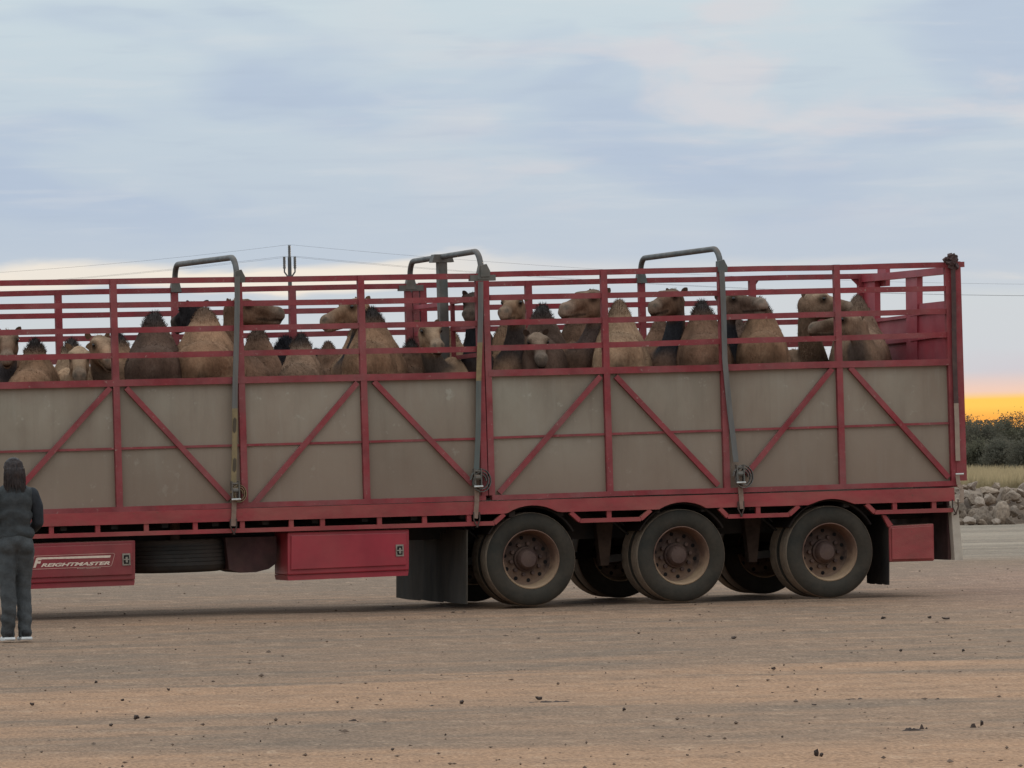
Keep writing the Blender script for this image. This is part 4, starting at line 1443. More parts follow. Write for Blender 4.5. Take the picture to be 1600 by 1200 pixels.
    hdist = np.linalg.norm((hq - np.array((0.12, 0, -0.03))) * np.array((0.75, 1, 1)), axis=1)
    # neck: throat and mane
    dd = np.linalg.norm(co[:, None, :] - npts_np[None, :, :], axis=2)
    ni = dd.argmin(1)
    nd = dd.min(1)
    tang = np.gradient(npts_np, axis=0)
    tang /= np.linalg.norm(tang, axis=1)[:, None]
    front = np.cross(np.cross(tang, np.array((0, 0, 1.0))), tang)
    up_ = front / (np.linalg.norm(front, axis=1)[:, None] + 1e-6)
    under = -(nor * up_[ni]).sum(1)
    # on a raised neck the throat side faces the way the head points
    hv = np.array((HR @ Vector((1, 0, 0, 0))).to_3d()[:])
    thro = (nor * hv).sum(1)
    onneck = np.clip((0.20 * k - nd) / (0.05 * k), 0, 1) * np.clip((hdist - 0.10) / 0.10, 0, 1) * np.clip((ni - 4) / 3.0, 0, 1)
    if dark_neck:
        blend(onneck * np.clip(thro * 1.6 + 0.5, 0, 1) * dark_neck, (0.028, 0.026, 0.028))
    blend(onneck * np.clip(-thro - 0.3, 0, 1) * 0.6, np.array(FUR[fur]) * 0.45)
    # face: dark eye surrounds; shade of nostrils and mouth slit painted in
    hf = inhead.astype(float)
    for sd in (-1, 1):
        de = np.linalg.norm(hq - np.array((0.135, 0.093 * sd, 0.042)), axis=1)
        blend(hf * np.clip((0.066 - de) / 0.035, 0, 1) * 0.9, base * 0.22)
        dn = np.linalg.norm((hq - np.array((0.440, 0.040 * sd, -0.018))) * np.array((0.7, 1.2, 1.3)), axis=1)
        blend(hf * np.clip((0.036 - dn) / 0.016, 0, 1) * 0.9, base * 0.15)
    mz = hq[:, 2] + 0.091 + (hq[:, 0] - 0.20) * 0.06
    blend(hf * np.clip((0.017 - np.abs(mz)) / 0.009, 0, 1) * ((hq[:, 0] > 0.20) & (hq[:, 0] < 0.47)) * 0.85, base * 0.16)
    blend(hf * np.clip((hq[:, 0] - 0.30) / 0.1, 0, 1) * (np.abs(mz) > 0.014) * pale_muzzle, np.array((0.42, 0.33, 0.25)))
    blend(hf * np.clip((hq[:, 2] - 0.02) / 0.05, 0, 1) * np.clip((0.36 - hq[:, 0]) / 0.1, 0, 1) * 0.22, np.array((0.42, 0.31, 0.21)) if fur not in ('black', 'dark') else base)
    # paler and darker patches, and darker towards the belly line and brisket
    pt = np.array([noise.noise((q[0] * 2.6, q[1] * 2.6 + camel_n * 3.1, q[2] * 2.0)) for q in co[::1]])
    C *= (1 + 0.55 * np.clip(pt, -0.8, 0.8))[:, None]
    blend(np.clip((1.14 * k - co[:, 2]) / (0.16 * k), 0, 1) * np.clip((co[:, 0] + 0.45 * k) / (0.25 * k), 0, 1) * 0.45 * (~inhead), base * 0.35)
    # paler thighs
    blend(np.clip((-0.30 * k - co[:, 0]) / (0.2 * k), 0, 1) * np.clip((1.25 * k - co[:, 2]) / (0.3 * k), 0, 1) * 0.35, np.minimum(base * 1.35, 0.5))
    blend(np.clip((-0.48 * k - co[:, 0]) / (0.08 * k), 0, 1) * np.clip((0.055 * k - np.abs(co[:, 1])) / (0.03 * k), 0, 1) * np.clip((1.22 * k - co[:, 2]) / (0.06 * k), 0, 1) * 0.75, base * 0.2)  # cleft between the thighs, its shade painted into the coat
    at = me.attributes.new('fur', 'FLOAT_COLOR', 'POINT')
    at.data.foreach_set('color', np.c_[C, np.ones(n)].ravel())
    me.materials.append(MATS['fur'])
    root = empty('camel', TM @ cam_m, label, 'camel', 'camels standing in the crates')
    body = link('body', me, None, root)
    # loose hair lying over the coat
    vis = np.where((co[:, 2] > 0.80 * k) & (~inhead | (hq[:, 0] < 0.05)))[0]
    def hairs(ids, L0, L1, wdt, lift, name, colmul=1.0):
        ids = np.asarray(ids)
        m_ = len(ids)
        p, nn = co[ids], nor[ids]
        rv = np.random.RandomState(camel_n * 7 + m_).normal(size=(m_, 3))
        dr = nn * lift + np.array((-0.25, 0, -0.75)) + rv * 0.35
        dr -= nn * np.minimum((dr * nn).sum(1) - 0.18, 0)[:, None]
        dr /= np.linalg.norm(dr, axis=1)[:, None]
        tt = np.cross(dr, nn + rv * 0.2)
        tt /= np.linalg.norm(tt, axis=1)[:, None] + 1e-9
        Ln = (L0 + (L1 - L0) * np.random.RandomState(camel_n).rand(m_))[:, None]
        base_p = p - nn * 0.004
        v = np.concatenate([base_p - tt * wdt, base_p + tt * wdt, base_p + dr * Ln], 1).reshape(-1, 3)
        f = np.arange(m_ * 3).reshape(-1, 3)
        hm = bpy.data.meshes.new(name)
        hm.from_pydata(v.tolist(), [], f.tolist())
        cc = np.repeat(C[ids] * colmul * (0.9 + 0.25 * np.random.RandomState(camel_n + 3).rand(m_))[:, None], 3, axis=0)
        a2 = hm.attributes.new('fur', 'FLOAT_COLOR', 'POINT')
        a2.data.foreach_set('color', np.c_[cc, np.ones(len(cc))].ravel())
        hm.materials.append(MATS['fur'])
        return link(name, hm, None, root)
    rs = np.random.RandomState(camel_n)
    o = hairs(rs.choice(vis, min(8000, len(vis) * 2)), 0.018, 0.042, 0.0032, 0.22, 'coat_hair')
    o['kind'] = 'stuff'
    # upright tuft on the hump
    top = np.where((dt < 0.17 * k) & (co[:, 2] > 1.62 * k))[0]
    if len(top) and tuft:
        ids = rs.choice(top, 900)
        p, nn = co[ids], nor[ids]
        dr = nn * 0.7 + np.array((-0.15, 0, 0.75)) + rs.normal(size=(900, 3)) * 0.32
        dr /= np.linalg.norm(dr, axis=1)[:, None]
        tt = np.cross(dr, rs.normal(size=(900, 3)))
        tt /= np.linalg.norm(tt, axis=1)[:, None]
        Ln = (0.010 + 0.036 * rs.rand(900) * tuft)[:, None]
        v = np.concatenate([p - tt * .0024, p + tt * .0024, p + dr * Ln], 1).reshape(-1, 3)
        hm = bpy.data.meshes.new('hump_tuft')
        hm.from_pydata(v.tolist(), [], np.arange(len(v)).reshape(-1, 3).tolist())
        a2 = hm.attributes.new('fur', 'FLOAT_COLOR', 'POINT')
        cc = np.repeat(C[ids] * (0.7 + 0.5 * rs.rand(900))[:, None], 3, axis=0)
        a2.data.foreach_set('color', np.c_[cc, np.ones(len(cc))].ravel())
        hm.materials.append(MATS['fur'])
        link('hump_tuft', hm, None, root)['kind'] = 'stuff'
    # ears and eyes
    for sd in (-1, 1):
        m = MB()
        up = Vector((-0.30, 0.62 * sd, 0.72)).normalized()
        c0 = Vector((-0.045, 0.074 * sd, 0.058))
        a, b = up.orthogonal(), None
        fwd = Vector((1, 0.35 * sd, 0))
        fwd = (fwd - up * fwd.dot(up)).normalized()
        sidev = up.cross(fwd)
        rings = [(0.0, 0.024), (0.018, 0.029), (0.036, 0.028), (0.054, 0.019), (0.066, 0.004)]
        vs, fs = [], []
        for h_, r_ in rings:
            for q in range(8):
                t = 2 * math.pi * q / 8
                off = fwd * (math.cos(t) * r_ * (0.45 if math.cos(t) < 0 else -0.05)) + sidev * (math.sin(t) * r_)
                vs.append((c0 + up * h_ + off) * hs)
        for i in range(len(rings) - 1):
            for q in range(8):
                fs.append((i * 8 + q, i * 8 + (q + 1) % 8, (i + 1) * 8 + (q + 1) % 8, (i + 1) * 8 + q))
        m.add([H @ Vector(x) for x in vs], fs)
        em = m.mesh('ear', 'fur', smooth=True)
        a2 = em.attributes.new('fur', 'FLOAT_COLOR', 'POINT')
        a2.data.foreach_set('color', list((*[x * 0.62 for x in base], 1.0)) * len(em.vertices))
        link('ear', em, None, root)
        m = MB()
        c0 = Vector((0.137, 0.084 * sd, 0.046)) * hs
        bmx = bmesh.new()
        bmesh.ops.create_icosphere(bmx, subdivisions=2, radius=0.0195 * hs, matrix=Matrix.Translation(H @ c0))
        ey = bpy.data.meshes.new('eye')
        bmx.to_mesh(ey)
        bmx.free()
        for p in ey.polygons:
            p.use_smooth = True
        ey.materials.append(MATS['eye_dark'])
        link('eye', ey, None, root)
    return root

AW = 90
camel((8, 530), 1.75, -92, (12, 545), 1.0, -88, 38, 'brown', 'brown camel facing the camera at the left edge of the picture', tuft=0.5, dark_neck=0.9)
camel((54, 526), 0.86, 84, None, 0, 0, 0, 'tan', 'small tan camel seen from behind, second from the left edge')
camel((112, 526), 1.50, -92, (124, 572), 0.55, -86, 42, 'pale', 'pale camel hanging its head low in front of its dark hump tuft', pale_muzzle=0.4)
camel((184, 516), 1.55, -84, (163, 552), 0.80, -70, 34, 'tan', 'tan camel looking out with its face left of the first post', dark_neck=0.5)
camel((240, 484), 0.88, 92, None, 0, 0, 0, 'umber', 'dark brown camel seen from behind with a shaggy square hump', wide=1.08)
camel((345, 492), 2.02, 181, (291, 496), 2.0, 120, 15, 'black', 'black camel whose eared head shows behind the tallest tan hump', sc=0.86)
camel((319, 476), 0.88, 90, None, 0, 0, 0, 'tan', 'big golden tan camel seen from behind, left of the first strap', tuft=0.55, wide=1.22)
camel((402, 506), 1.62, -96, (400, 487), 1.05, -4, 4, 'brown', 'brown camel raising its head in profile to the right beside the first strap', tuft=0.6)
camel((447, 522), 2.02, 2, (520, 570), 2.0, 0, 25, 'black', 'black hump showing behind the low grey-tan camel', sc=None)
camel((470, 518), 0.84, 86, None, 0, 0, 0, 'grey', 'low grey-tan camel with a dark tuft, right of the profile head')
camel((512, 530), 1.50, 96, None, 0, 0, 0, 'brown', 'low brown camel with a round back, under the head that faces left', tuft=0.3)
camel((560, 500), 1.72, -100, (536, 492), 0.95, -142, 22, 'tan', 'tan camel turning its face to the left, beside the centre post of the front crate', dark_neck=0.95, tuft=0.5)
camel((582, 478), 0.90, 84, None, 0, 0, 0, 'tan', 'tan camel with a black crest on its hump, right of the centre post', wide=1.05)
camel((641, 528), 1.45, 92, None, 0, 0, 0, 'brown', 'brown low-humped camel left of the pale face')
camel((703, 510), 1.62, -88, (676, 530), 0.85, -76, 30, 'pale', 'camel with a pale yellowish face looking at the camera below the slide post', dark_neck=0.8, tuft=0.3)
camel((748, 492), 1.75, -92, (737, 482), 1.00, -98, 24, 'dark', 'nearly black camel half hidden by the double post', dark_neck=1.0, pale_muzzle=0.1)
camel((788, 500), 1.62, -90, (797, 484), 0.95, -106, 10, 'tan', 'alert tan camel with both ears up, right of the double post', dark_neck=0.85, tuft=0.3)
camel((846, 472), 1.50, -90, (842, 548), 0.60, -84, 38, 'umber', 'dark camel with a black round tuft and its pale muzzle down behind the rails', pale_muzzle=0.4)
camel((900, 482), 1.65, -95, (908, 477), 0.90, -131, 10, 'brown', 'large brown camel looking left from beside the first inner post of the rear crate', dark_neck=0.7, hscale=1.12, tuft=0.3)
camel((966, 464), 0.88, 88, None, 0, 0, 0, 'pale', 'pale camel seen from behind, just right of the rear crate\'s first inner post', tuft=0.45)
camel((1030, 492), 1.65, -90, (1038, 474), 0.95, -121, 12, 'brown', 'brown camel with a black throat facing left below the far end of the rear hoop', dark_neck=1.0, tuft=0.3)
camel((1097, 466), 0.86, 90, None, 0, 0, 0, 'brown', 'brown camel seen from behind with a pointed dark tipped hump, left of the slanting strap')
camel((1150, 492), 1.66, -92, (1163, 476), 0.90, -42, -6, 'umber', 'camel lifting its muzzle to the right, just right of the slanting strap', dark_neck=1.0, tuft=0.3)
camel((1188, 462), 0.90, 90, None, 0, 0, 0, 'tan', 'plain tan camel seen from behind with a small dark tuft, right of the lifted muzzle', tuft=0.8, wide=0.95)
camel((1168, 500), 2.02, 0, (1298, 478), 1.60, -12, 10, 'grey', 'grey-tan camel with a long upright neck and its head in profile to the right', tuft=0.4, hscale=1.05)
camel((1340, 458), 1.52, -88, (1306, 510), 0.75, 183, 0, 'grey', 'grey-tan camel nearest the tail gate, its nose pointing left', tuft=0.4, dark_neck=0.6)

# ------------------------------------------------------------------ person
def person():
    g = on_ground(26, 1001)
    root = empty('person', Matrix.Translation((g.x, g.y, 0.0)) @ Matrix.Rotation(R(16), 4, 'Z'),
                 'woman with dark shoulder-length hair standing with her back to us in dark clothes', 'person')
    K = 9000.0 / g.y
    k = (1001 - 714) / K / 1.62
    V = lambda x, y, z: Vector((x * k, y * k, z * k))
    def C(pts, rad): return chain([V(*p) for p in pts], [r * k for r in rad])
    def E(c, r, rot=None): return [ell(V(*c), [x * k for x in r], rot)]
    # body: head, neck, arms with hands and legs in one surface
    P = []
    P += E((0, 0.02, 1.515), (0.072, 0.088, 0.100)) + E((0, 0.055, 1.465), (0.052, 0.055, 0.065)) + E((0, 0.108, 1.495), (0.012, 0.02, 0.022))
    for s in (-1, 1):
        P += E((0.074 * s, 0.01, 1.50), (0.012, 0.02, 0.03))
    P += C([(0, 0.0, 1.44), (0, -0.01, 1.34)], [0.05, 0.058])
    P += C([(0, 0, 1.26), (0, 0, 1.10), (0, 0, 0.92)], [0.085, 0.085, 0.10]) + C([(-0.16, 0, 1.285), (0.16, 0, 1.285)], [0.045, 0.045])
    for s in (-1, 1):
        P += C([(0.16 * s, 0, 1.285), (0.205 * s, 0.0, 1.18), (0.212 * s, 0.01, 1.04), (0.185 * s, 0.10, 0.985), (0.14 * s, 0.20, 0.968)], [0.045, 0.04, 0.036, 0.032, 0.026])
        P += E((0.135 * s, 0.235, 0.965), (0.032, 0.05, 0.018))
        for f, (dx, ln) in enumerate(((-0.024, 0.055), (-0.008, 0.07), (0.008, 0.066), (0.023, 0.05))):
            P += C([(0.135 * s + dx, 0.275, 0.965), (0.13 * s + dx, 0.275 + ln * 0.6, 0.955), (0.125 * s + dx, 0.275 + ln * 0.8, 0.935)], [0.009, 0.0085, 0.0075])
        P += C([(0.105 * s, 0.225, 0.97), (0.085 * s, 0.25, 0.975), (0.078 * s, 0.275, 0.968)], [0.012, 0.010, 0.009])
        P += C([(0.078 * s, -0.005, 0.86), (0.080 * s, 0.008 + 0.03 * s, 0.62), (0.078 * s, 0.01 + 0.05 * s, 0.46), (0.076 * s, -0.012 + 0.04 * s, 0.28), (0.076 * s, 0.0, 0.08)], [0.066, 0.056, 0.044, 0.040, 0.032])
    me = remesh_union(P, 0.0095 * k, 'body')
    smooth_mesh(me, lambda co: np.full(len(co), 0.4), 3)
    link('body', me, ['skin'], root)
    # jacket: torso with folds, hem below the waist
    P = []
    P += E((0, -0.005, 1.33), (0.135, 0.085, 0.075)) + E((0.11, 0, 1.295), (0.095, 0.075, 0.065)) + E((-0.11, 0, 1.295), (0.095, 0.075, 0.065))
    P += E((0, 0, 1.22), (0.182, 0.126, 0.15)) + E((0, 0.0, 1.10), (0.168, 0.128, 0.17)) + E((0, 0.0, 0.94), (0.180, 0.136, 0.11))
    P += C([(0, -0.01, 1.36), (0, -0.01, 1.405)], [0.070, 0.062])
    me = remesh_union(P, 0.012 * k, 'jacket')
    co = smooth_mesh(me, lambda co: np.full(len(co), 0.5), 6)
    for v in me.vertices:
        z = v.co.z / k
        f = noise.noise((v.co.x * 9, v.co.y * 9, z * 5)) * 0.010 + 0.006 * math.sin(z * 46 + noise.noise((v.co.x * 6, 1, z * 4)) * 4) * (1 if z < 1.15 else 0.3)
        d = Vector((v.co.x, v.co.y, 0))
        if d.length > 1e-4:
            v.co += d.normalized() * f * k
    link('jacket', me, ['jacket'], root)
    for s in (-1, 1):
        P = C([(0.155 * s, 0, 1.285), (0.200 * s, 0.0, 1.18), (0.212 * s, 0.01, 1.04), (0.185 * s, 0.10, 0.985), (0.150 * s, 0.19, 0.972)], [0.070, 0.062, 0.055, 0.049, 0.043])
        me = remesh_union(P, 0.012 * k, 'sleeve')
        smooth_mesh(me, lambda co: np.full(len(co), 0.5), 4)
        link('sleeve', me, ['sleeve'], root)
    # trousers
    P = E((0, -0.012, 0.88), (0.162, 0.125, 0.11)) + E((0.075, -0.045, 0.835), (0.088, 0.085, 0.095)) + E((-0.075, -0.045, 0.835), (0.088, 0.085, 0.095))
    for s in (-1, 1):
        P += C([(0.078 * s, -0.005, 0.80), (0.080 * s, 0.008 + 0.03 * s, 0.62), (0.078 * s, 0.01 + 0.05 * s, 0.46), (0.076 * s, -0.012 + 0.04 * s, 0.28), (0.076 * s, -0.005, 0.09), (0.076 * s, 0.0, 0.07)],
               [0.095, 0.085, 0.073, 0.070, 0.064, 0.068])
    me = remesh_union(P, 0.011 * k, 'trousers')
    smooth_mesh(me, lambda co: np.full(len(co), 0.45), 5)
    for v in me.vertices:
        z = v.co.z / k
        cx = 0.078 * k * (1 if v.co.x > 0 else -1)
        d = Vector((v.co.x - cx, v.co.y, 0))
        f = 0.004 * math.sin(z * 60 + v.co.x * 30) * (1.0 if z < 0.25 else 0.4) + noise.noise((v.co.x * 8, v.co.y * 8, z * 6)) * 0.009
        if d.length > 1e-4:
            v.co += d.normalized() * f * k
    link('trousers', me, ['trousers'], root)
    # hair: cap and a curtain falling on the shoulders, with loose strands
    P = E((0, 0.005, 1.530), (0.086, 0.100, 0.092)) + E((0, -0.035, 1.47), (0.096, 0.072, 0.095)) + E((0, -0.045, 1.395), (0.097, 0.056, 0.066))
    P += E((0.062, -0.03, 1.375), (0.036, 0.045, 0.055)) + E((-0.062, -0.03, 1.375), (0.036, 0.045, 0.055))
    me = remesh_union(P, 0.010 * k, 'hair')
    smooth_mesh(me, lambda co: np.full(len(co), 0.45), 4)
    for v in me.vertices:
        d = Vector((v.co.x, v.co.y + 0.03 * k, 0))
        if d.length > 1e-4:
            a = math.atan2(d.y, d.x)
            v.co += d.normalized() * (0.004 * math.sin(a * 23 + v.co.z * 9) + 0.003 * math.sin(a * 41)) * k
    hr = link('hair', me, ['hair'], root)
    m = MB()
    for q in range(160):
        a = rnd.uniform(-0.2, math.pi + 0.2)
        x, y = 0.093 * math.cos(a), -0.035 - 0.062 * math.sin(a)
        z0 = rnd.uniform(1.40, 1.52)
        p = [V(x * f, y * f if y > -0.1 else y, z) for f, z in ((0.95, z0), (1.03, z0 - 0.06), (1.06 + rnd.uniform(-.05, .05), z0 - rnd.uniform(0.09, 0.13)))]
        m.tube(p, [0.004 * k, 0.003 * k, 0.0005], 4)
    link('hair_strands', m.mesh('hair_strands', 'hair'), None, root)['kind'] = 'stuff'
    for s, turn in ((-1, 8), (1, -6)):
        sm = MB()
        pts = [(-0.045, -0.07), (0.045, -0.07), (0.052, 0.02), (0.048, 0.12), (0.025, 0.175), (-0.02, 0.178), (-0.046, 0.12), (-0.050, 0.02)]
        n = len(pts)
        lv = [(0.0, 1.0), (0.010, 1.08), (0.026, 1.03)]
        vs, fs = [], []
        for z, f in lv:
            vs += [V(0.076 * s + x * f, y * f - 0.01, z + (0.008 if y < -0.05 or y > 0.15 else 0)) for x, y in pts]
        for i in range(2):
            fs += [(i * n + j, i * n + (j + 1) % n, (i + 1) * n + (j + 1) % n, (i + 1) * n + j) for j in range(n)]
        fs += [tuple(range(n - 1, -1, -1)), tuple(2 * n + j for j in range(n))]
        sm.add(vs, fs)
        P = E((0.076 * s, -0.03, 0.065), (0.044, 0.055, 0.045)) + E((0.076 * s, 0.06, 0.048), (0.044, 0.095, 0.035)) + E((0.076 * s, -0.02, 0.10), (0.036, 0.04, 0.04))
        me = remesh_union(P, 0.008 * k, 'shoe')
        smooth_mesh(me, lambda co: np.full(len(co), 0.4), 3)
        sh = link('shoe', me, ['shoe_black'], root)
        link('sole', sm.mesh('sole', 'shoe_sole', smooth=True), None, sh)
person()

# ------------------------------------------------------------------ rocks, clods, gravel
def rock_mesh(seed, name, sub=2, rough=0.32, mat='rock'):
    bm = bmesh.new()
    bmesh.ops.create_icosphere(bm, subdivisions=sub, radius=1.0)
    r = random.Random(seed)
    planes = []
    for _ in range(13):
        d = Vector((r.gauss(0, 1), r.gauss(0, 1), r.gauss(0, 1))).normalized()
        planes.append((d, r.uniform(0.50, 0.82)))
    for v in bm.verts:
        for d, h in planes:
            t = v.co.dot(d)
            if t > h:
                v.co -= d * (t - h) * 0.97
        v.co *= 1 + noise.noise(v.co * 2.2 + Vector((seed, 0, 0))) * rough
    me = bpy.data.meshes.new(name)
    bm.to_mesh(me)
    bm.free()
    me.materials.append(MATS[mat])
    return me
rocks = [rock_mesh(i, 'rock', 3, 0.16) for i in range(12)]
procks = [rock_mesh(i + 40, 'rock', 3, 0.16, mat='pale_rock') for i in range(4)]
RL = 'grey-brown stone of the roadside pile, hidden behind the tail of the trailer'
RP = 'pale sandy stone of the roadside pile, hidden behind the tail of the trailer'
def rock(px, py, w, h, Y, me, label=RL, group='stones heaped beside the road'):
    c = at_depth(px, py, Y)
    K = FPX / Y
    o = link('rock', me, None)
    o.location = c
    o.scale = (w / 2 / K * 1.28, rnd.uniform(1.0, 1.4) * (w + h) / 4 / K, h / 2 / K * 1.32)
    o.rotation_euler = (rnd.uniform(-0.6, 0.6), rnd.uniform(-0.5, 0.5), rnd.uniform(-3.1, 3.1))
    tag(o, label, 'rock', group)
    return o
YR = on_ground(1550, 819).y
# stones one can name in the photograph
rock(1519, 759, 19, 12, YR + 1.6, procks[0], 'pale flat-topped stone on top of the pile, next to the corner of the trailer')
rock(1532, 785, 14, 19, YR + 1.0, procks[1], 'rounded pinkish stone in the middle of the pile')
rock(1543, 778, 12, 10, YR + 1.1, procks[2], 'small pale stone just above and right of the pinkish one')
rock(1537, 809, 30, 26, YR + 0.3, rocks[0], 'large stump-shaped grey boulder at the foot of the pile')
rock(1563, 803, 26, 34, YR + 0.4, rocks[1], 'tall grey boulder at the foot of the pile, right of the stump-shaped one')
rock(1556, 816, 16, 10, YR + 0.05, procks[3], 'small pale stone lying at the foot of the pile between the boulders')
rock(1515, 814, 20, 14, YR + 0.1, procks[0], 'pale angular stone at the left foot of the pile')
rock(1583, 776, 26, 13, YR + 1.2, rocks[2], 'long flat dark stone at the right of the pile')
rock(1545, 767, 28, 10, YR + 1.5, rocks[3], 'long flat stone in the top row of the pile')
rr = random.Random(5)
ORD = ['first', 'second', 'third', 'fourth', 'fifth', 'sixth', 'seventh', 'eighth', 'ninth', 'tenth', 'eleventh', 'twelfth', 'thirteenth', 'fourteenth', 'fifteenth', 'sixteenth', 'seventeenth', 'eighteenth', 'nineteenth', 'twentieth', 'twenty-first', 'twenty-second', 'twenty-third', 'twenty-fourth', 'twenty-fifth', 'twenty-sixth', 'twenty-seventh', 'twenty-eighth', 'twenty-ninth', 'thirtieth', 'thirty-first', 'thirty-second', 'thirty-third', 'thirty-fourth']
ROWS = ['lowest', 'second lowest', 'third lowest', 'third highest', 'second highest', 'highest']
seen, beyond = {}, {}
for row, (py, Y, ww) in enumerate(((817, YR + 0.35, 11), (806, YR + 0.75, 12), (795, YR + 1.1, 12), (784, YR + 1.35, 12), (773, YR + 1.6, 13), (764, YR + 1.85, 13))):
    px = 1486 + rr.uniform(0, 6)
    end = 1790
    while px < end:
        w = ww * rr.choice((0.55, 0.75, 0.9, 1.1, 1.3, 1.7, 2.1)) * rr.uniform(0.85, 1.15)
        h = min(w * rr.uniform(0.38, 1.0), 20)
        pale = rr.random() < 0.22
        dy = 0.5 * h - 7 if py > 810 else rr.uniform(-7, 7)
        xm = px + w / 2
        if xm < 1492:
            where = 'hidden behind the trailer'
        elif xm < 1604:
            seen[row] = seen.get(row, 0) + 1
            where = ORD[seen[row] - 1] + ' stone from the trailer corner'
        else:
            beyond[row] = beyond.get(row, 0) + 1
            where = ORD[beyond[row] - 1] + ' stone past the picture edge'
        lab = '%s, %s row of the pile, %s' % ('pale sandy' if pale else ('dark flat' if h < 0.68 * w else 'grey-brown'), ROWS[row], where) if xm >= 1492 else (RP if pale else RL)
        rock(px + w / 2, py - dy * (1 if py > 810 else 0.5) + (px - 1550) * -0.004, w, h, Y + rr.uniform(-0.15, 0.15),
             rr.choice(procks if pale else rocks), lab, 'stones heaped beside the road')
        px += w * rr.uniform(0.85, 1.2)
# earth bank that the stones lie against
m = MB()
vs, fs = [], []
nx = 60
for i in range(nx + 1):
    px = 1380 + i * 8
    for j, (y, Y) in enumerate(((822, YR + 0.6), (806, YR + 1.1), (784, YR + 1.7), (765, YR + 2.3), (760, YR + 4.0), (762, YR + 6.5))):
        p = at_depth(px, y, Y)
        p.z += noise.noise((px * 0.05, j, 2)) * 0.05 if j else 0
        vs.append(p)
for i in range(nx):
    for j in range(5):
        k = i * 6 + j
        fs.append((k, k + 6, k + 7, k + 1))
m.add(vs, fs)
pmat('bank_soil', (0.25, 0.175, 0.12), (0.13, 0.09, 0.065), 0.95, 2.0, bump=0.03, bump_scale=8)
tag(m.build('earth_bank', 'bank_soil', smooth=True), kind='structure')

clods = [rock_mesh(i + 90, 'dirt_clod', 2, 0.5, 'clod') for i in range(5)]
CL = [(1275, 1177, 10, 13, 'blackest upright clod of earth near the bottom edge'), (1283, 1179, 8, 6, None), (1524, 1132, 18, 8, 'dark clod of earth at the right, nearest the picture edge'), (1534, 1130, 7, 9, None),
      (1442, 1134, 16, 9, None), (1425, 1136, 40, 5, 'long low ridge of dark crumbs with a clod at its right end'), (1336, 1089, 44, 4, 'thin dark smear of earth left of the short one'), (1468, 1089, 26, 4, 'short dark smear of earth in the right foreground'),
      (858, 1093, 76, 4, 'longest dark streak of earth, below the left rear wheel'), (842, 1091, 12, 7, None), (680, 1100, 62, 3, 'thin dark streak of earth left of the longest one'), (721, 1097, 9, 6, None),
      (213, 1121, 13, 7, 'dark clod with crumbs in the left foreground'), (230, 1120, 12, 4, None), (50, 1100, 8, 6, None), (191, 1093, 7, 4, None), (173, 1132, 8, 4, None), (548, 1122, 26, 4, 'flat dark patch of earth in the middle foreground'),
      (150, 1065, 6, 4, None), (263, 1077, 6, 5, None), (1208, 1044, 9, 5, None), (1146, 996, 11, 4, None), (975, 1108, 8, 5, None), (1612, 1121, 8, 5, None), (1272, 1100, 9, 3, None), (1150, 1069, 18, 3, None),
      (613, 1170, 7, 4, None), (407, 1157, 4, 3, None), (696, 1147, 4, 4, None), (1074, 1179, 5, 4, None), (1222, 1150, 5, 4, None), (1407, 1016, 6, 4, None), (1505, 1016, 7, 4, None), (1380, 965, 10, 4, None), (1478, 966, 14, 4, None), (1452, 964, 8, 4, None)]
def ridge_mesh(L_, B_, H_, seed):
    # crumbs trodden together: an uneven little heap with a broken edge
    nx, ny = max(14, int(L_ / 0.012)), 12
    vs, fs = [], []
    for i in range(nx + 1):
        for j in range(ny + 1):
            u, v = i / nx * 2 - 1, j / ny * 2 - 1
            x, y = u * L_ / 2, v * B_ / 2
            a = noise.noise((x * 22, y * 9, seed)) * 0.7 + noise.noise((x * 60, y * 25, seed + 5)) * 0.5
            hgt = max(0.0, (1 - abs(u) ** 3) * (1 - v * v) * (0.42 + a * 1.15 + 0.35 * noise.noise((x * 5, 0, seed + 9))))
            vs.append((x, y, -0.012 + hgt * H_ * 1.2))
    for i in range(nx):
        for j in range(ny):
            k = i * (ny + 1) + j
            fs.append((k, k + ny + 1, k + ny + 2, k + 1))
    return MB().add(vs, fs).mesh('dirt_clod', 'clod')
small = {}
for q in sorted([c for c in CL if c[4] is None]):
    b_ = 'near' if q[1] > 1110 else ('middle' if q[1] > 1055 else 'far')
    small.setdefault(b_, []).append(q)
NTH = lambda k: 'leftmost' if k == 0 else ['', 'second', 'third', 'fourth', 'fifth', 'sixth', 'seventh', 'eighth', 'ninth', 'tenth', 'eleventh', 'twelfth', 'thirteenth', 'fourteenth', 'fifteenth', 'sixteenth'][k] + ' from the left'
PLACE = {'near': 'in the nearest strip of the yard', 'middle': 'in the reddish strip of the yard', 'far': 'on the grey ground close to the trailer'}
slab = {q: 'small dark clod %s, %s' % (PLACE[b_], NTH(k)) for b_, L_ in small.items() for k, q in enumerate(L_)}
for i, (px, py, w, h, lab) in enumerate(CL):
    lab = lab or slab[CL[i]]
    g = on_ground(px, py)
    K = FPX / g.y
    if w >= 16:
        o = link('dirt_clod', ridge_mesh(w / K, min(0.35, w / K * 0.5), h / K * 1.35, i), None)
        o.location = (g.x, g.y, -0.010)
        tag(o, lab, 'dirt clod', 'clods of earth on the yard')
        continue
    o = link('dirt_clod', clods[i % 5], None)
    o.scale = (w / 2 / K, min(w, h * 3) / 2 / K * 1.3, h / 2 / K * 1.25)
    o.location = (g.x, g.y, h / 2 / K * 0.5 - 0.006)
    o.rotation_euler = (0, 0, rnd.uniform(-0.15, 0.15))
    tag(o, lab or 'small dark clod of earth lying on the dirt yard', 'dirt clod', 'clods of earth on the yard')

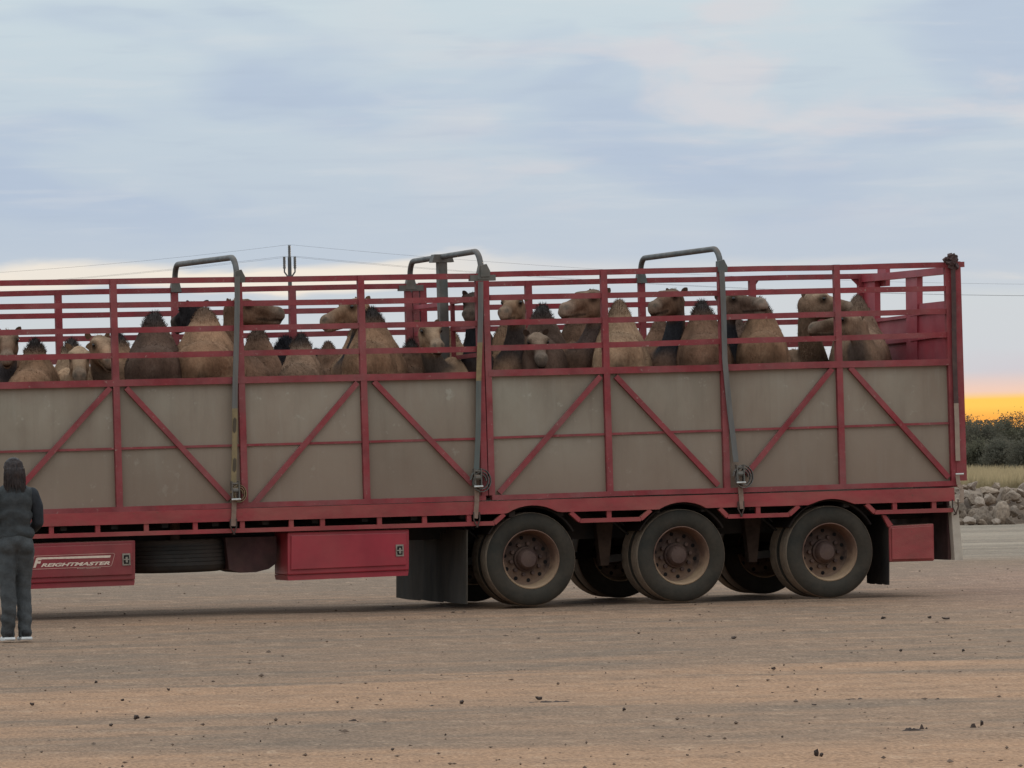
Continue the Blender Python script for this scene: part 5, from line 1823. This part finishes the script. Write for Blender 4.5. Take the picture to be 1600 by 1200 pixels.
def gravel():
    rs = np.random.RandomState(3)
    n = 900
    base = np.array([(1, 0, 0), (0, 1, 0), (-1, 0, 0), (0, -1, 0), (0, 0, 0.8), (0, 0, -0.6)])
    fa = np.array([(0, 1, 4), (1, 2, 4), (2, 3, 4), (3, 0, 4), (1, 0, 5), (2, 1, 5), (3, 2, 5), (0, 3, 5)])
    Y = 26.5 + 40 * rs.rand(n) ** 1.5
    X = (rs.rand(n) * 2 - 1) * Y * 0.11
    X[: n // 3] = np.round(X[: n // 3] * 1.1) / 1.1 + rs.normal(size=n // 3) * 0.18     # crumbs lie in loose clusters
    sz = 0.004 + 0.005 * rs.rand(n) + 0.010 * rs.rand(n) ** 10
    sc = np.stack([sz * (0.8 + rs.rand(n)), sz * (0.8 + rs.rand(n)), sz * (0.6 + 0.5 * rs.rand(n))], 1)
    an = rs.rand(n) * 6.28
    v = base[None] * (1 + 0.35 * rs.normal(size=(n, 6, 1))) * sc[:, None, :]
    c, s = np.cos(an)[:, None], np.sin(an)[:, None]
    vx = v[:, :, 0] * c - v[:, :, 1] * s + X[:, None]
    vy = v[:, :, 0] * s + v[:, :, 1] * c + Y[:, None]
    vz = v[:, :, 2] - 0.009 + 0.3 * sz[:, None]
    vv = np.stack([vx, vy, vz], 2).reshape(-1, 3)
    ff = (fa[None] + (np.arange(n) * 6)[:, None, None]).reshape(-1, 3)
    me = bpy.data.meshes.new('gravel')
    me.from_pydata(vv.tolist(), [], ff.tolist())
    tag(link('gravel', me, ['gravel']), 'loose gravel and crumbs of soil scattered over the dirt yard', 'gravel', kind='stuff')
gravel()

# ------------------------------------------------------------------ scrub, grass
def bush(px, base_py, Y, w_px, top_py, seed, mat, label, nleaf=9000):
    r = np.random.RandomState(seed)
    g = at_depth(px, base_py, Y)
    K = FPX / Y
    H, Wd = (base_py - top_py) / K, w_px / 2 / K
    root = empty('scrub_bush', Matrix.Translation((g.x, g.y, 0.0)), label, 'bush', 'scrub bushes behind the stone pile')
    z0 = 0.0
    H = (CAMH + (683 - (px - 800) * ROLL - top_py) / K)
    rr2 = random.Random(seed)
    m = MB()
    tips = []
    for s in range(7):
        a = rr2.uniform(0, 6.28)
        p = Vector((0.1 * math.cos(a), 0.1 * math.sin(a), 0))
        d = Vector((math.cos(a) * rr2.uniform(0.1, 0.75), math.sin(a) * rr2.uniform(0.1, 0.75), 1)).normalized()
        pts, rad = [p.copy()], [0.05]
        for q in range(6):
            d = (d + Vector((rr2.gauss(0, .16), rr2.gauss(0, .16), rr2.gauss(0.05, .1)))).normalized()
            p = p + d * H / 6.3
            pts.append(p.copy())
            rad.append(0.05 * (1 - (q + 1) / 6.5))
            if q >= 1:
                tips.append(p.copy())
                for _ in range(2):
                    b = p + Vector((rr2.gauss(0, .35) * Wd, rr2.gauss(0, .35) * Wd, rr2.uniform(-0.05, 0.16) * H))
                    m.tube([p, p.lerp(b, 0.5) + Vector((0, 0, .03)), b], [0.014, 0.010, 0.004], 4)
                    tips.append(b)
        m.tube(pts, rad, 6)
    link('trunk', m.mesh('trunk', 'bark'), None, root)
    tips = np.array([t[:] for t in tips])
    tips[:, 0] *= Wd / max(1e-3, np.abs(tips[:, 0]).max()) * 0.95
    tips[:, 2] *= H * 0.97 / tips[:, 2].max()
    extra = np.stack([r.normal(size=26) * Wd * 0.55, r.normal(size=26) * Wd * 0.5, H * (0.12 + 0.6 * r.rand(26))], 1)
    tips = np.concatenate([tips, extra])
    ci = r.randint(len(tips), size=nleaf)
    spread = np.where(r.rand(nleaf) < 0.88, 0.13, 0.26)[:, None]
    c = tips[ci] + r.normal(size=(nleaf, 3)) * spread * np.array((1, 1, 0.75))
    c[:, 2] = np.abs(c[:, 2])
    a = r.normal(size=(nleaf, 3))
    a /= np.linalg.norm(a, axis=1)[:, None]
    b = np.cross(a, r.normal(size=(nleaf, 3)))
    b /= np.linalg.norm(b, axis=1)[:, None]
    ln = (0.026 + 0.034 * r.rand(nleaf))[:, None]
    v = np.concatenate([c - a * ln, c + b * ln * 0.36, c + a * ln, c - b * ln * 0.36], 1).reshape(-1, 3)
    me = bpy.data.meshes.new('crown')
    me.from_pydata(v.tolist(), [], np.arange(nleaf * 4).reshape(-1, 4).tolist())
    link('crown', me, [mat], root)
for i, a in enumerate([
    (1508, 742, 225, 60, 652, 'leaf_olive', 'dark olive bush showing beside the tail of the trailer'),
    (1545, 742, 213, 74, 662, 'leaf_grey', 'grey-green bush in the middle of the gap right of the trailer'),
    (1592, 742, 219, 76, 648, 'leaf_olive', 'tall dark olive bush at the right edge of the picture'),
    (1568, 744, 198, 54, 690, 'leaf_grey', 'lower grey-green bush in front of the tall ones'),
    (1522, 744, 201, 44, 690, 'leaf_olive', 'lower dark bush in front, next to the trailer corner'),
    (1448, 742, 222, 76, 655, 'leaf_grey', 'grey-green bush hidden behind the end of the trailer'),
    (1660, 742, 216, 84, 650, 'leaf_olive', 'dark olive bush just beyond the right edge of the picture'),
    (1735, 742, 225, 84, 658, 'leaf_grey', 'grey-green bush well beyond the right edge of the picture'),
    (1390, 742, 228, 76, 660, 'leaf_olive', 'dark olive bush hidden behind the rear wheels'),
    (1610, 745, 192, 60, 690, 'leaf_grey', 'lower grey-green bush at the right edge of the picture')]):
    bush(a[0], a[1], a[2], a[3], a[4], 60 + i, a[5], a[6])
def far_scrub():
    # a low line of scrub further back that closes the view under the bushes
    r = np.random.RandomState(8)
    n = 60000
    x = np.concatenate([r.uniform(9.5, 24, 24000), r.uniform(-60, 60, n - 24000)])
    y = r.uniform(242, 262, n)
    hh = 1.5 + 0.9 * np.array([noise.noise((q * 0.5, 3, 1)) for q in x])
    y[24000:] += 40
    hh[24000:] *= 0.8
    z = hh * r.rand(n) ** 0.8
    c = np.stack([x, y, z], 1)
    a = r.normal(size=(n, 3))
    a /= np.linalg.norm(a, axis=1)[:, None]
    b = np.cross(a, r.normal(size=(n, 3)))
    b /= np.linalg.norm(b, axis=1)[:, None]
    ln = (0.06 + 0.05 * r.rand(n))
    ln[24000:] *= 2.2
    ln = ln[:, None]
    v = np.concatenate([c - a * ln, c + b * ln * 0.4, c + a * ln, c - b * ln * 0.4], 1).reshape(-1, 3)
    me = bpy.data.meshes.new('far_scrub')
    me.from_pydata(v.tolist(), [], np.arange(n * 4).reshape(-1, 4).tolist())
    tag(link('far_scrub', me, ['leaf_olive']), 'low dark scrub that closes the view behind the bushes', 'scrub', kind='stuff')
far_scrub()
def dry_grass():
    r = np.random.RandomState(4)
    n = 60000
    Y = YR + 3.2 + 118 * r.rand(n) ** 1.6
    X = (at_depth(1560, 700, 100).x / 100 + (r.rand(n) * 2 - 1) * 0.030) * Y
    base = np.stack([X, Y, np.full(n, -0.02)], 1)
    bank = np.clip(1 - (Y - YR - 3.2) / 4.5, 0, 1) * 0.55
    base[:, 2] += bank
    h = (0.10 + 0.26 * r.rand(n) + 0.10 * (Y > 150))[:, None]
    ln = r.normal(size=(n, 3)) * 0.22
    ln[:, 2] = 1
    w = np.stack([0.010 + 0.008 * r.rand(n) + 0.008 * (Y > 140), np.zeros(n), np.zeros(n)], 1)
    v = np.concatenate([base - w, base + w, base + ln * h], 1).reshape(-1, 3)
    me = bpy.data.meshes.new('dry_grass')
    me.from_pydata(v.tolist(), [], np.arange(n * 3).reshape(-1, 3).tolist())
    tag(link('dry_grass', me, ['straw']), 'dry yellow grass between the stones and the bushes', 'grass', kind='stuff')
dry_grass()

# ------------------------------------------------------------------ power line far behind
def power_line():
    Y = 240.0
    K = FPX / Y
    def pole(px, top_py, label):
        t = at_depth(px, top_py, Y)
        root = empty('power_pole', Matrix.Translation((t.x, t.y, 0)), label, 'power pole', 'poles of the far power line')
        h = t.z
        MB().tube([(0, 0, 0), (0, 0, h - 0.50)], [0.14, 0.075], 10).build('pole', 'pole_wood', root, smooth=True)
        for s in (-1, 1):
            m = MB()
            m.tube([(0.02 * s, 0, h - 1.40), (0.22 * s, 0, h - 1.12), (0.22 * s, 0, h - 0.98)], 0.032, 8)
            m.build('arm', 'pole_wood', root)
        for x, z in ((0, h - 0.50), (-0.22, h - 0.98), (0.22, h - 0.98)):
            m = MB()
            pts, rad = [], []
            for k in range(12):
                pts.append((x, 0, z + 0.045 * k))
                rad.append(0.062 if k % 2 else 0.048)
            m.tube(pts, rad, 10)
            m.build('insulator', 'insulator', root, smooth=True)
        return Vector((t.x, t.y, h))
    c = pole(452, 383, 'slim power pole with three upright insulators rising behind the front crate')
    l = pole(-1300, 400, 'slim power pole standing beyond the left edge of the picture')
    r = pole(3000, 384, 'slim power pole standing beyond the right edge of the picture')
    for dx, dz, lab in ((0, 0.02, 'highest of the thin wires running to the far power pole'), (-0.22, -0.46, 'thin wire on the left lower insulator of the far pole'), (0.22, -0.46, 'thin wire on the right lower insulator of the far pole')):
        m = MB()
        pts = []
        for a, b, sag in ((l, c, 51 / K), (c, r, 62 / K)):
            for k in range(33):
                t = k / 32
                p = a.lerp(b, t)
                pts.append((p.x + dx, p.y + (0.15 if dx > 0 else 0), p.z + dz - 4 * sag * t * (1 - t)))
        m.tube(pts, 0.0038, 5)
        o = m.build('power_wire', 'wire')
        tag(o, lab, 'wire', 'wires of the far power line')
power_line()
